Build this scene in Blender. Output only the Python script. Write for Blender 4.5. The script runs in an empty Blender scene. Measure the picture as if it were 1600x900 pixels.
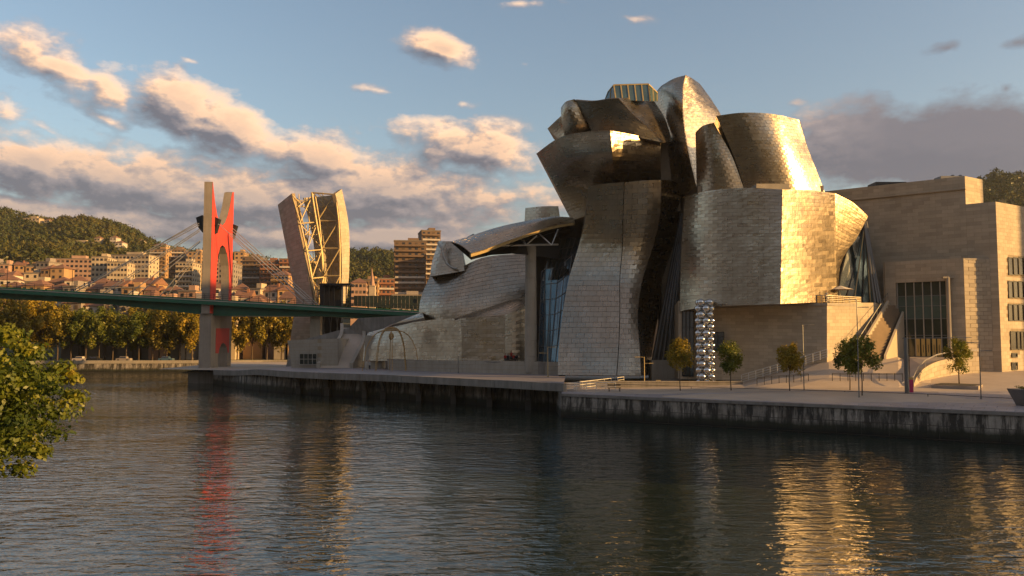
import bpy, math, random
import numpy as np
from mathutils import Vector, Matrix
random.seed(7); rng=np.random.default_rng(11)
SC=bpy.context.scene; COL=SC.collection
R=math.radians
# ---------------------------------------------------------------- camera
F=1250.0; PITCH=math.atan(78/F); CAM=Vector((0,0,10.0))
cd=bpy.data.cameras.new('camera'); cam=bpy.data.objects.new('camera',cd); COL.objects.link(cam)
cam.location=CAM; cam.rotation_euler=(math.pi/2+PITCH,0,0)
cd.sensor_width=36; cd.lens=36*F/1600; cd.clip_end=20000; cd.clip_start=.5; SC.camera=cam
SC.render.resolution_x=1024; SC.render.resolution_y=576
# ---------------------------------------------------------------- light
SUN_AZ=R(107)      # clockwise from +Y : sun stands behind the camera, to the right
SUN_EL=R(11)
sd=Vector((math.sin(SUN_AZ)*math.cos(SUN_EL),math.cos(SUN_AZ)*math.cos(SUN_EL),math.sin(SUN_EL)))
sl=bpy.data.lights.new('sun','SUN'); sl.energy=5.0; sl.angle=R(.5); sl.color=(1,.575,.19)
so=bpy.data.objects.new('sun',sl); COL.objects.link(so); so.rotation_euler=sd.to_track_quat('Z','Y').to_euler()
so.location=(100,-100,100)
SC.view_settings.view_transform='Standard'; SC.view_settings.look='None'
SC.view_settings.gamma=1; SC.view_settings.exposure=0.84
try: SC.view_settings.use_curve_mapping=False
except Exception: pass
W=bpy.data.worlds.new('World'); SC.world=W; W.use_nodes=True
# ---- node helpers
class NT:
    def __init__(s,t): s.t=t; s.n=t.nodes; s.l=t.links
    def new(s,typ,**k):
        n=s.n.new(typ)
        for a,b in k.items(): setattr(n,a,b)
        return n
    def link(s,a,b): s.l.new(a,b)
    def setin(s,sock,v):
        if hasattr(v,'is_output') or isinstance(v,bpy.types.NodeSocket): s.l.new(v,sock)
        else: sock.default_value=v
    def math(s,op,a,b=0.0,c=None,clamp=False):
        n=s.n.new('ShaderNodeMath'); n.operation=op; n.use_clamp=clamp
        s.setin(n.inputs[0],a); s.setin(n.inputs[1],b)
        if c is not None: s.setin(n.inputs[2],c)
        return n.outputs[0]
    def vmath(s,op,a,b=(0,0,0),scale=None):
        n=s.n.new('ShaderNodeVectorMath'); n.operation=op
        s.setin(n.inputs[0],a); s.setin(n.inputs[1],b)
        if scale is not None: n.inputs['Scale'].default_value=scale
        return n.outputs[0]
    def noise(s,vec,scale,detail=4,rough=.55,dist=0,dims='3D'):
        n=s.n.new('ShaderNodeTexNoise'); n.noise_dimensions=dims
        if vec is not None: s.l.new(vec,n.inputs['Vector'])
        n.inputs['Scale'].default_value=scale; n.inputs['Detail'].default_value=detail
        n.inputs['Roughness'].default_value=rough; n.inputs['Distortion'].default_value=dist
        return n.outputs[0]
    def ramp(s,fac,stops):
        n=s.n.new('ShaderNodeValToRGB'); s.l.new(fac,n.inputs[0]); cr=n.color_ramp
        while len(cr.elements)<len(stops): cr.elements.new(.5)
        for e,(p,c) in zip(cr.elements,stops):
            e.position=p; e.color=(c[0],c[1],c[2],1) if not isinstance(c,(int,float)) else (c,c,c,1)
        return n.outputs[0]
    def mix(s,fac,a,b,typ='MIX'):
        n=s.n.new('ShaderNodeMix'); n.data_type='RGBA'; n.blend_type=typ
        s.setin(n.inputs[0],fac)
        for sock,v in ((n.inputs[6],a),(n.inputs[7],b)):
            if isinstance(v,(tuple,list)): v=(v[0],v[1],v[2],1)
            s.setin(sock,v)
        return n.outputs[2]
    def maprange(s,v,a,b,c=0,d=1):
        n=s.n.new('ShaderNodeMapRange'); s.l.new(v,n.inputs[0])
        for i,x in enumerate((a,b,c,d)): n.inputs[i+1].default_value=x
        return n.outputs[0]
    def mapping(s,vec,loc=(0,0,0),rot=(0,0,0),scale=(1,1,1),typ='POINT'):
        n=s.n.new('ShaderNodeMapping'); n.vector_type=typ; s.l.new(vec,n.inputs[0])
        n.inputs[1].default_value=loc; n.inputs[2].default_value=rot; n.inputs[3].default_value=scale
        return n.outputs[0]
# ---- pixel (1600x900 grid) + distance -> point of the place
cP,sP=math.cos(PITCH),math.sin(PITCH)
def ray(px,py):
    dx=(px-800)/F; dy=(450-py)/F
    return (dx, cP-sP*dy, sP+cP*dy)
def P(px,py,Y):
    d=ray(px,py); t=Y/d[1]; return Vector((d[0]*t,Y,CAM.z+d[2]*t))
def G(px,py,z):
    d=ray(px,py); t=(z-CAM.z)/d[2]; return Vector((d[0]*t,d[1]*t,z))
def proj(p):
    x,y,z=p[0],p[1],p[2]-CAM.z
    yf=y*cP+z*sP; zu=-y*sP+z*cP
    return 800+F*x/yf, 450-F*zu/yf
# ---------------------------------------------------------------- sky with clouds
def make_cloud_group():
    g=bpy.data.node_groups.new('cloud_density','ShaderNodeTree')
    g.interface.new_socket('Dir',in_out='INPUT',socket_type='NodeSocketVector')
    g.interface.new_socket('Density',in_out='OUTPUT',socket_type='NodeSocketFloat')
    N=NT(g); gi=N.new('NodeGroupInput'); go=N.new('NodeGroupOutput'); d=gi.outputs[0]
    sp=N.new('ShaderNodeSeparateXYZ'); N.link(d,sp.inputs[0])
    az=N.math('ARCTAN2',sp.outputs[0],sp.outputs[1]); el=N.math('ARCSINE',sp.outputs[2])
    cb=N.new('ShaderNodeCombineXYZ'); N.link(az,cb.inputs[0]); N.link(el,cb.inputs[1]); uv=cb.outputs[0]
    # soft masses : px, py, half width, half height (px), tilt deg, weight
    blobs=[(85,105,95,30,16,.9),(165,132,50,28,16,.8),(285,165,78,44,20,.95),(370,205,95,50,24,.95),(490,250,92,40,12,.95),(440,240,90,40,16,.8),
           (692,76,52,19,12,.85),(820,100,34,9,5,.3),(60,262,180,44,14,1.05),(190,285,200,50,8,1.05),(10,170,40,40,30,.6),
           (360,312,260,54,3,1.08),(620,305,240,54,3,1.05),(745,236,110,34,8,1.0),(600,143,80,7,6,.28),(725,162,20,8,0,.4),
           (170,190,48,10,20,.5),(1480,235,240,60,3,1.25),(1385,190,50,14,0,.7),(1560,195,60,26,0,.7),(1480,75,24,8,0,.5),(1590,66,30,9,0,.5),(1572,138,14,10,-30,.5),(1245,160,18,8,0,.42),
           (980,28,40,6,8,.26),(810,5,70,8,0,.42),(150,350,420,34,0,.95),(520,372,420,32,0,.9),(300,96,26,6,10,.36),(1300,205,60,12,0,.6),(70,200,90,16,24,.45)]
    acc=None
    for px,py,rx,ry,rot,w in blobs:
        r=Vector(ray(px,py)).normalized(); a=math.atan2(r.x,r.y); e=math.asin(r.z)
        m=N.mapping(uv,loc=(a,e,0),rot=(0,0,-R(rot)),scale=(rx/F*1.9*math.cos(a),ry/F*2.0,1),typ='TEXTURE')
        gt=N.new('ShaderNodeTexGradient',gradient_type='QUADRATIC_SPHERE'); N.link(m,gt.inputs[0])
        v=N.math('MULTIPLY',N.math('POWER',gt.outputs[1],.75),w*1.15)
        acc=v if acc is None else N.math('MAXIMUM',acc,v)
        
    # rest of the sky: broken cloud, thicker towards the horizon
    front=N.maprange(sp.outputs[1],.45,.75,1,0)
    sv=N.vmath('MULTIPLY',d,(1,1,1.9))
    big=N.noise(sv,2.2,3,.5)
    gen=N.math('MULTIPLY',N.maprange(big,.42,.62,0,1.0),front,clamp=True)
    acc=N.math('MAXIMUM',acc,gen)
    n1=N.noise(sv,8.5,10,.60,.0)
    n2=N.noise(sv,26,7,.62,.0)
    t=N.math('ADD',N.math('MULTIPLY',N.math('SUBTRACT',n1,.5),1.75),N.math('MULTIPLY',N.math('SUBTRACT',n2,.5),.6))
    dd=N.math('ADD',N.math('ADD',acc,t),-.20)
    gate=N.maprange(acc,.0,.10,0,1)
    dd=N.math('MULTIPLY',dd,gate)
    N.link(dd,go.inputs[0])
    return g
def build_world():
    N=NT(W.node_tree); W.node_tree.nodes.clear()
    out=N.new('ShaderNodeOutputWorld')
    sky=N.new('ShaderNodeTexSky',sky_type='NISHITA'); sky.sun_disc=False
    sky.sun_elevation=SUN_EL; sky.sun_rotation=SUN_AZ; sky.altitude=0; sky.air_density=1.0; sky.dust_density=2.6; sky.ozone_density=.9
    tc=N.new('ShaderNodeTexCoord'); d=tc.outputs['Generated']
    g=make_cloud_group()
    a=N.new('ShaderNodeGroup'); a.node_tree=g; N.link(d,a.inputs[0])
    # towards the light, as seen across the sky: up and to the right
    off=N.vmath('NORMALIZE',N.vmath('ADD',d,(.022,-.004,.020)))
    b=N.new('ShaderNodeGroup'); b.node_tree=g; N.link(off,b.inputs[0])
    dens=a.outputs[0]
    off2=N.vmath('NORMALIZE',N.vmath('ADD',d,(.0065,-.001,.0065)))
    b2=N.new('ShaderNodeGroup'); b2.node_tree=g; N.link(off2,b2.inputs[0])
    alpha=N.maprange(dens,.0,.42,0,1)
    ln=N.math('SUBTRACT',dens,b.outputs[0])
    fine=N.math('SUBTRACT',dens,b2.outputs[0])
    ln=N.math('ADD',N.math('MULTIPLY',ln,.62),N.math('MULTIPLY',fine,.9))
    lit=N.maprange(ln,-.24,.36,0,1)
    thick=N.maprange(dens,.25,.85,1,.7)
    lit=N.math('MULTIPLY',lit,thick)
    sp=N.new('ShaderNodeSeparateXYZ'); N.link(d,sp.inputs[0])
    rside=N.maprange(sp.outputs[0],.25,.42,1,.10)   # darker colours for the cloud bank on the right
    lit=N.math('MULTIPLY',lit,rside)
    lit=N.math('MULTIPLY',lit,N.maprange(sp.outputs[2],.13,.25,.66,1))
    lit=N.math('MULTIPLY',lit,N.maprange(sp.outputs[1],.1,.5,.45,1))
    cc=N.ramp(lit,[(0,(.11,.11,.135)),(.3,(.24,.205,.21)),(.55,(.46,.33,.26)),(.78,(.78,.49,.31)),(1,(1.0,.66,.41))])
    bs=N.new('ShaderNodeBackground'); N.link(sky.outputs[0],bs.inputs[0]); bs.inputs[1].default_value=SKY_S
    bc=N.new('ShaderNodeBackground'); N.link(cc,bc.inputs[0]); bc.inputs[1].default_value=CLOUD_S
    mx=N.new('ShaderNodeMixShader'); N.link(N.math('MULTIPLY',alpha,.93),mx.inputs[0]); N.link(bs.outputs[0],mx.inputs[1]); N.link(bc.outputs[0],mx.inputs[2])
    N.link(mx.outputs[0],out.inputs[0])
SKY_S=.118; CLOUD_S=.80
build_world()
# ---------------------------------------------------------------- materials
MATS={}
def mat(name,c1,c2=None,rough=.7,metal=0.0,scale=.6,bump=0.0,bscale=3.0,rnd=0.0,streak=0.0,spec=.5,dirt=None,stretch=(1,1,1)):
    m=bpy.data.materials.new(name); m.use_nodes=True; N=NT(m.node_tree); bs=m.node_tree.nodes['Principled BSDF']
    ge=N.new('ShaderNodeNewGeometry'); pos=N.vmath('MULTIPLY',ge.outputs['Position'],stretch)
    c2=c2 or tuple(x*.72 for x in c1)
    f=N.maprange(N.noise(pos,scale,6,.6),.3,.7)
    col=N.mix(f,c1,c2)
    if streak:
        sv=N.vmath('MULTIPLY',ge.outputs['Position'],(1.6,1.6,.12))
        s=N.maprange(N.noise(sv,1.0,5,.65),.42,.68,0,streak)
        col=N.mix(s,col,dirt or (.02,.018,.014))
    if rnd:
        at=N.new('ShaderNodeAttribute',attribute_name='rnd')
        k=N.maprange(at.outputs['Fac'],0,1,1-rnd,1+rnd)
        hsv=N.new('ShaderNodeHueSaturation'); N.link(col,hsv.inputs['Color']); N.link(k,hsv.inputs['Value']); col=hsv.outputs[0]
    N.link(col,bs.inputs['Base Color']); bs.inputs['Roughness'].default_value=rough; bs.inputs['Metallic'].default_value=metal
    bs.inputs['Specular IOR Level'].default_value=spec
    if bump:
        b=N.new('ShaderNodeBump'); b.inputs['Strength'].default_value=1; b.inputs['Distance'].default_value=bump
        N.link(N.noise(pos,bscale,5,.6),b.inputs['Height']); N.link(b.outputs[0],bs.inputs['Normal'])
    MATS[name]=m; return m
def titanium(name,c1,c2,rough):
    m=bpy.data.materials.new(name); m.use_nodes=True; N=NT(m.node_tree); bs=m.node_tree.nodes['Principled BSDF']
    ge=N.new('ShaderNodeNewGeometry'); pos=ge.outputs['Position']
    at=N.new('ShaderNodeAttribute',attribute_name='rnd'); r=at.outputs['Fac']
    f=N.math('ADD',N.math('MULTIPLY',N.maprange(N.noise(pos,.25,5,.65),.3,.7),.8),N.math('MULTIPLY',r,.2))
    col=N.mix(f,c1,c2)
    s=N.maprange(N.noise(N.vmath('MULTIPLY',pos,(1,1,.15)),.9,5,.7),.52,.75,0,.35)
    col=N.mix(s,col,(.16,.115,.075))
    N.link(col,bs.inputs['Base Color']); bs.inputs['Metallic'].default_value=1
    N.link(N.math('ADD',rough,N.math('MULTIPLY',N.math('SUBTRACT',r,.5),.07)),bs.inputs['Roughness'])
    b=N.new('ShaderNodeBump'); b.inputs['Strength'].default_value=1; b.inputs['Distance'].default_value=.035
    N.link(N.noise(pos,1.1,4,.55),b.inputs['Height']); N.link(b.outputs[0],bs.inputs['Normal'])
    MATS[name]=m; return m
titanium('titanium',(.52,.44,.34),(.37,.305,.225),.29)
mat('titanium_joint',(.26,.205,.15),rough=.5,metal=.9)
mat('limestone',(.49,.41,.30),(.39,.325,.235),rough=.8,scale=.25,bump=.012,rnd=.13,streak=.12,dirt=(.24,.19,.13))
mat('limestone_joint',(.34,.265,.175),rough=.9)
mat('concrete',(.30,.275,.245),(.21,.19,.165),rough=.85,scale=.35,bump=.01,streak=.45,dirt=(.08,.07,.055))
mat('pale_concrete',(.40,.355,.29),(.32,.28,.225),rough=.85,scale=.4,bump=.01,streak=.25,dirt=(.14,.12,.09))
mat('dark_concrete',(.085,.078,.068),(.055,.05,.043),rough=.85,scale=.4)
mat('paving',(.36,.33,.335),(.27,.245,.25),rough=.5,scale=.3,rnd=.13)
mat('paving_joint',(.14,.125,.12),rough=.8)
mat('brown_stone',(.24,.17,.105),(.17,.12,.075),rough=.85); mat('brass',(.72,.52,.20),(.6,.42,.15),rough=.35,metal=.5); mat('white_paint',(.72,.69,.63),rough=.5)
mat('plaza_stone',(.55,.45,.35),(.45,.365,.285),rough=.75,scale=.3,rnd=.08)
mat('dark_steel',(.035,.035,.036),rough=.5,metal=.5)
mat('grey_steel',(.20,.20,.20),(.15,.15,.15),rough=.45,metal=.7)
mat('pale_steel',(.50,.47,.42),(.38,.35,.31),rough=.4,metal=.6)
mat('gold_steel',(.50,.38,.18),(.36,.27,.13),rough=.55,metal=.2,scale=1.5)
mat('bronze',(.50,.32,.12),(.34,.20,.08),rough=.5,metal=.25,scale=2)
mat('mirror_steel',(.75,.74,.72),(.66,.65,.63),rough=.12,metal=1)
mat('red_paint',(.60,.05,.035),(.44,.04,.03),rough=.65,scale=.3,streak=.3,dirt=(.30,.06,.045))
mat('tower_concrete',(.33,.285,.24),(.25,.215,.18),rough=.85,scale=.3,streak=.3,dirt=(.14,.11,.09))
mat('green_steel',(.018,.13,.08),(.012,.09,.055),rough=.4,scale=.5)
mat('dark_green',(.018,.032,.028),rough=.6); mat('asphalt',(.05,.05,.05),rough=.85)
mat('magenta',(.5,.01,.12),rough=.5)
mat('yellow_box',(.55,.36,.10),rough=.6)
mat('bark',(.10,.07,.045),(.06,.042,.028),rough=.9,scale=3,bump=.02)
mat('planter_stone',(.36,.30,.24),rough=.8,scale=.5)
mat('soil',(.05,.04,.03),rough=.95)
mat('canvas',(.75,.68,.58),rough=.8)
mat('skin',(.45,.26,.18),rough=.6)
mat('red_cloth',(.45,.02,.02),rough=.85); mat('dark_cloth',(.03,.03,.04),rough=.9); mat('pale_cloth',(.5,.47,.42),rough=.9)
mat('hill_ground',(.035,.045,.018),(.06,.055,.025),rough=.95,scale=.02)
mat('earth',(.07,.06,.045),(.05,.045,.035),rough=.95,scale=.05)
def glass(name,c,rough=.08,metal=.0,spec=.8):
    m=mat(name,c,tuple(x*.6 for x in c),rough=rough,metal=metal,scale=.4,bump=.01,bscale=.8,spec=spec); return m
glass('dark_glass',(.03,.045,.045),.08,.15); glass('blue_glass',(.13,.22,.29),.12,.5); glass('green_glass',(.10,.165,.175),.1,.35)
glass('house_glass',(.03,.03,.035),.2)
def quay_material():
    m=bpy.data.materials.new('quay_stone'); m.use_nodes=True; N=NT(m.node_tree); bs=m.node_tree.nodes['Principled BSDF']
    ge=N.new('ShaderNodeNewGeometry'); pos=ge.outputs['Position']
    sp=N.new('ShaderNodeSeparateXYZ'); N.link(pos,sp.inputs[0]); z=sp.outputs[2]
    at=N.new('ShaderNodeAttribute',attribute_name='rnd')
    base=N.mix(N.maprange(N.noise(pos,.5,7,.7),.35,.65),(.42,.375,.315),(.22,.19,.155))
    s=N.maprange(N.noise(N.vmath('MULTIPLY',pos,(1.3,1.3,.16)),1.0,7,.72),.43,.56)
    col=N.mix(N.math('MULTIPLY',s,.9),base,(.022,.02,.016))
    pale=N.maprange(N.noise(N.vmath('MULTIPLY',pos,(1,1,.3)),2.3,6,.75),.58,.66,0,.6)
    col=N.mix(pale,col,(.36,.33,.29))
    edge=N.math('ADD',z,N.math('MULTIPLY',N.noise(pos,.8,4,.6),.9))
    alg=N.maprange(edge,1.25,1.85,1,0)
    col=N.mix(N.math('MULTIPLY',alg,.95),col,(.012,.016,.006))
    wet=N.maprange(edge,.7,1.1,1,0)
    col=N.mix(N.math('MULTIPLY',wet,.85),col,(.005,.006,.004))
    hsv=N.new('ShaderNodeHueSaturation'); N.link(col,hsv.inputs['Color']); N.link(N.maprange(at.outputs['Fac'],0,1,.8,1.2),hsv.inputs['Value'])
    N.link(hsv.outputs[0],bs.inputs['Base Color']); bs.inputs['Roughness'].default_value=.8
    b=N.new('ShaderNodeBump'); b.inputs['Distance'].default_value=.05; N.link(N.noise(pos,2.5,6,.7),b.inputs['Height']); N.link(b.outputs[0],bs.inputs['Normal'])
    MATS['quay_stone']=m
quay_material()
def water_material():
    m=bpy.data.materials.new('river_water'); m.use_nodes=True; N=NT(m.node_tree); bs=m.node_tree.nodes['Principled BSDF']
    ge=N.new('ShaderNodeNewGeometry'); pos=ge.outputs['Position']
    bs.inputs['Base Color'].default_value=(.022,.032,.024,1); bs.inputs['Roughness'].default_value=.03; bs.inputs['IOR'].default_value=1.6
    v1=N.vmath('MULTIPLY',pos,(.45,1,1)); 
    a=N.noise(v1,1.5,3,.5,.5); b=N.noise(N.vmath('MULTIPLY',pos,(.6,1,1)),.5,2,.5,.4)
    c=N.noise(N.vmath('MULTIPLY',pos,(.6,1,1)),4.5,2,.5)
    h=N.math('ADD',N.math('ADD',N.math('MULTIPLY',a,.50),N.math('MULTIPLY',b,.42)),N.math('MULTIPLY',c,.03))
    calm=N.maprange(N.noise(N.vmath('MULTIPLY',pos,(.5,1,1)),.045,5,.6,.5),.36,.64,.45,1.35)
    bn=N.new('ShaderNodeBump'); bn.inputs['Strength'].default_value=1; N.link(N.math('MULTIPLY',h,calm),bn.inputs['Height']); bn.inputs['Distance'].default_value=.19
    N.link(bn.outputs[0],bs.inputs['Normal']); MATS['river_water']=m
water_material()
def leaf_material(name,cols,trans=.35):
    m=bpy.data.materials.new(name); m.use_nodes=True; N=NT(m.node_tree); m.node_tree.nodes.clear()
    at=N.new('ShaderNodeAttribute',attribute_name='rnd'); 
    ge=N.new('ShaderNodeNewGeometry'); oi=N.new('ShaderNodeObjectInfo')
    f=N.math('ADD',N.math('MULTIPLY',at.outputs['Fac'],.6),N.math('MULTIPLY',N.noise(ge.outputs['Position'],.35,2,.5),.4))
    f=N.math('ADD',f,N.math('MULTIPLY',N.math('SUBTRACT',oi.outputs['Random'],.5),.35))
    st=[(i/(len(cols)-1)*.7+.15,c) for i,c in enumerate(cols)]
    c=N.ramp(f,st)
    d=N.new('ShaderNodeBsdfDiffuse'); t=N.new('ShaderNodeBsdfTranslucent'); N.link(c,d.inputs[0]); N.link(c,t.inputs[0])
    g=N.new('ShaderNodeBsdfGlossy'); g.inputs['Roughness'].default_value=.45; g.inputs[0].default_value=(.5,.5,.5,1)
    mx=N.new('ShaderNodeMixShader'); mx.inputs[0].default_value=trans; N.link(d.outputs[0],mx.inputs[1]); N.link(t.outputs[0],mx.inputs[2])
    m2=N.new('ShaderNodeMixShader'); m2.inputs[0].default_value=.04; N.link(mx.outputs[0],m2.inputs[1]); N.link(g.outputs[0],m2.inputs[2])
    o=N.new('ShaderNodeOutputMaterial'); N.link(m2.outputs[0],o.inputs[0]); MATS[name]=m
leaf_material('leaves_green',[(.06,.085,.012),(.15,.17,.02),(.28,.23,.025)])
leaf_material('leaves_autumn',[(.13,.12,.015),(.29,.22,.02),(.42,.28,.03)])
leaf_material('leaves_front',[(.035,.06,.010),(.10,.13,.015),(.22,.22,.02),(.36,.23,.03)],.4)
leaf_material('leaves_hill',[(.022,.034,.011),(.05,.065,.017),(.13,.105,.022)],.1)
# ---------------------------------------------------------------- object helpers
def tag(o,label=None,cat=None,group=None,kind=None):
    if label: o['label']=label
    if cat: o['category']=cat
    if group: o['group']=group
    if kind: o['kind']=kind
    return o
LOC={}
def empty(name,loc=(0,0,0),rz=0):
    o=bpy.data.objects.new(name,None); COL.objects.link(o); o.location=loc; o.rotation_euler.z=rz; o.empty_display_size=.3
    LOC[o]=Vector(loc); return o
def mesh(name,vs,fs,mats,smooth=False,rnd=None,mi=None):
    me=bpy.data.meshes.new(name); me.from_pydata([tuple(v) for v in vs],[],[tuple(f) for f in fs])
    for m in (mats if isinstance(mats,(list,tuple)) else [mats]): me.materials.append(MATS[m])
    if smooth: me.polygons.foreach_set('use_smooth',[True]*len(me.polygons))
    if mi is not None: me.polygons.foreach_set('material_index',mi)
    if rnd is not None:
        at=me.attributes.new('rnd','FLOAT','FACE'); at.data.foreach_set('value',rnd)
    return me
def link(name,me,parent=None,loc=(0,0,0),rz=0):
    o=bpy.data.objects.new(name,me); COL.objects.link(o); o.location=loc; o.rotation_euler.z=rz
    if parent is not None: o.parent=parent
    LOC[o]=(LOC.get(parent,Vector((0,0,0))) if parent is not None else Vector((0,0,0)))+Vector(loc)
    return o
class MB:
    def __init__(s): s.v=[]; s.f=[]; s.r=[]
    def add(s,vs,fs):
        n=len(s.v); s.v+= [tuple(v) for v in vs]; s.f+=[tuple(i+n for i in f) for f in fs]; r=random.random(); s.r+=[r]*len(fs); return s
    def box(s,c,d,rz=0,taper=1.0):
        hx,hy,hz=d[0]/2,d[1]/2,d[2]/2; ca,sa=math.cos(rz),math.sin(rz); vs=[]
        for k,z in ((1,-hz),(taper,hz)):
            for x,y in ((-hx,-hy),(hx,-hy),(hx,hy),(-hx,hy)):
                x*=k;y*=k; vs.append((c[0]+x*ca-y*sa,c[1]+x*sa+y*ca,c[2]+z))
        return s.add(vs,[(3,2,1,0),(4,5,6,7),(0,1,5,4),(1,2,6,5),(2,3,7,6),(3,0,4,7)])
    def tube(s,p,q,r,r2=None,n=6):
        p=Vector(p);q=Vector(q); r2=r if r2 is None else r2; d=(q-p)
        if d.length<1e-6: return s
        u=d.orthogonal().normalized(); w=d.normalized().cross(u); vs=[]
        for c,rr in ((p,r),(q,r2)):
            for i in range(n):
                a=2*math.pi*i/n; vs.append(c+u*math.cos(a)*rr+w*math.sin(a)*rr)
        fs=[(i,(i+1)%n,n+(i+1)%n,n+i) for i in range(n)]+[tuple(range(n-1,-1,-1)),tuple(range(n,2*n))]
        return s.add(vs,fs)
    def path(s,pts,r,n=6):
        rr=r if isinstance(r,(list,tuple)) else [r]*len(pts)
        for i in range(len(pts)-1): s.tube(pts[i],pts[i+1],rr[i],rr[i+1],n)
        return s
    def prism(s,pts,off):
        n=len(pts); off=Vector(off); pts=[Vector(p) for p in pts]
        vs=pts+[p+off for p in pts]
        fs=[tuple(range(n)),tuple(range(2*n-1,n-1,-1))]+[(i,n+i,n+(i+1)%n,(i+1)%n) for i in range(n)]
        return s.add(vs,fs)
    def sphere(s,c,r,n=10,m=6,sz=1.0):
        vs=[(c[0],c[1],c[2]-r*sz)]
        for j in range(1,m):
            t=math.pi*j/m
            for i in range(n):
                a=2*math.pi*i/n; vs.append((c[0]+r*math.sin(t)*math.cos(a),c[1]+r*math.sin(t)*math.sin(a),c[2]-r*sz*math.cos(t)))
        vs.append((c[0],c[1],c[2]+r*sz)); fs=[(0,1+(i+1)%n,1+i) for i in range(n)]
        for j in range(m-2):
            for i in range(n):
                a=1+j*n; fs.append((a+i,a+(i+1)%n,a+n+(i+1)%n,a+n+i))
        l=len(vs)-1; a=1+(m-2)*n; fs+=[(a+i,a+(i+1)%n,l) for i in range(n)]
        return s.add(vs,fs)
    def build(s,name,m,parent=None,world=False,smooth=False,loc=(0,0,0),rz=0):
        vs=s.v
        if world and parent is not None:
            b=LOC[parent]; vs=[(v[0]-b[0],v[1]-b[1],v[2]-b[2]) for v in vs]
        return link(name,mesh(name,vs,s.f,m,smooth,s.r),parent,loc,rz)
def copy_tree(o,parent=None,loc=None,rz=None,scale=None):
    c=o.copy(); COL.objects.link(c)
    if parent is not None: c.parent=parent
    for ch in o.children: copy_tree(ch,c)
    if loc is not None: c.location=loc; LOC[c]=Vector(loc)
    if rz is not None: c.rotation_euler.z=rz
    if scale is not None: c.scale=(scale,)*3 if isinstance(scale,(int,float)) else scale
    return c
# ---- smooth sheets given by a net of points
class Sheet:
    def __init__(s,rows,linu=False,linv=False):
        s.c=np.array([[list(P(*q)) if not isinstance(q,Vector) else list(q) for q in r] for r in rows],float)   # v rows bottom->top, u left->right
        s.nv,s.nu=s.c.shape[:2]; s.linu=linu or s.nu<3; s.linv=linv or s.nv<3
    @staticmethod
    def _w(t,n,lin):
        x=np.clip(t,0,1)*(n-1); i=np.minimum(x.astype(int),n-2); f=x-i
        if lin: return [(i,1-f),(i+1,f)]
        a=np.maximum(i-1,0); d=np.minimum(i+2,n-1)
        w0=-.5*f+f*f-.5*f**3; w1=1-2.5*f*f+1.5*f**3; w2=.5*f+2*f*f-1.5*f**3; w3=-.5*f*f+.5*f**3
        return [(a,w0),(i,w1),(i+1,w2),(d,w3)]
    def at(s,u,v):
        u=np.asarray(u,float); v=np.asarray(v,float)
        U=s._w(u,s.nu,s.linu); V=s._w(v,s.nv,s.linv); out=np.zeros(u.shape+(3,))
        for vi,vw in V:
            for ui,uw in U: out+= (vw*uw)[...,None]*s.c[vi,ui]
        return out
    def nrm(s,u,v):
        e=.01; u=np.asarray(u,float); v=np.asarray(v,float)
        du=s.at(np.minimum(u+e,1),v)-s.at(np.maximum(u-e,0),v); dv=s.at(u,np.minimum(v+e,1))-s.at(u,np.maximum(v-e,0))
        n=np.cross(du,dv); l=np.linalg.norm(n,axis=-1,keepdims=True); n=n/np.maximum(l,1e-9)
        return n
    def grid(s,nu=24,nv=16,off=0.0):
        u,v=np.meshgrid(np.linspace(0,1,nu+1),np.linspace(0,1,nv+1)); p=s.at(u,v)
        if off: p=p+s.nrm(u,v)*off
        return p
def gridfaces(nu,nv,flip=False,base=0):
    fs=[]
    for j in range(nv):
        for i in range(nu):
            a=base+j*(nu+1)+i; q=(a,a+1,a+nu+2,a+nu+1); fs.append(q[::-1] if flip else q)
    return fs
PANELS={}    # key -> list of dict(parent, verts(8x3), area, rnd)
def panels(sh,parent,key,w,h,proud=.04,tilt=.02,gap=.02,jit=.0,skip=None,stag=True,hang=False):
    us=np.linspace(0,1,25); m=sh.at(us,np.full(25,.5)); Lu=np.linalg.norm(np.diff(m,axis=0),axis=1).sum()
    m=sh.at(np.full(25,.5),us); Lv=np.linalg.norm(np.diff(m,axis=0),axis=1).sum()
    nv=max(1,round(Lv/h)); nu=max(1,round(Lu/w)); lst=PANELS.setdefault(key,[])
    gu=gap/Lu/2; gv=gap/Lv/2
    for j in range(nv):
        v0,v1=j/nv,(j+1)/nv
        ed=np.arange(nu+1)/nu
        if stag and j%2: ed=np.concatenate([[0],(np.arange(nu)+.5)/nu,[1]])
        if jit: ed[1:-1]+=(rng.random(len(ed)-2)-.5)*jit/nu
        a=ed[:-1]+gu; b=ed[1:]-gu; n=len(a)
        uu=np.stack([a,b,b,a],1); vv=np.tile(np.array([v0+gv,v0+gv,v1-gv,v1-gv]),(n,1))
        p=sh.at(uu,vv); nr=sh.nrm(uu,vv)
        off=proud+(rng.random((n,4))-.5)*tilt
        if hang: off=off+np.array([hang,hang,0,0])    # lower edge laps over the course below
        top=p+nr*off[...,None]; bot=p+nr*(-.01)
        cu=uu.mean(1); cv=vv.mean(1)
        for k in range(n):
            if skip and skip(cu[k],cv[k]): continue
            q=np.concatenate([top[k],bot[k]]); s=[proj(x) for x in top[k]]
            ar=abs(sum(s[i][0]*s[(i+1)%4][1]-s[(i+1)%4][0]*s[i][1] for i in range(4)))/2
            cx=sum(x[0] for x in s)/4; cy=sum(x[1] for x in s)/4
            if not(0<cx<1600 and 0<cy<900): ar=0
            lst.append((parent,q,ar,rng.random()))
PF=[(0,1,2,3),(4,5,1,0),(5,6,2,1),(6,7,3,2),(7,4,0,3)]
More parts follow.
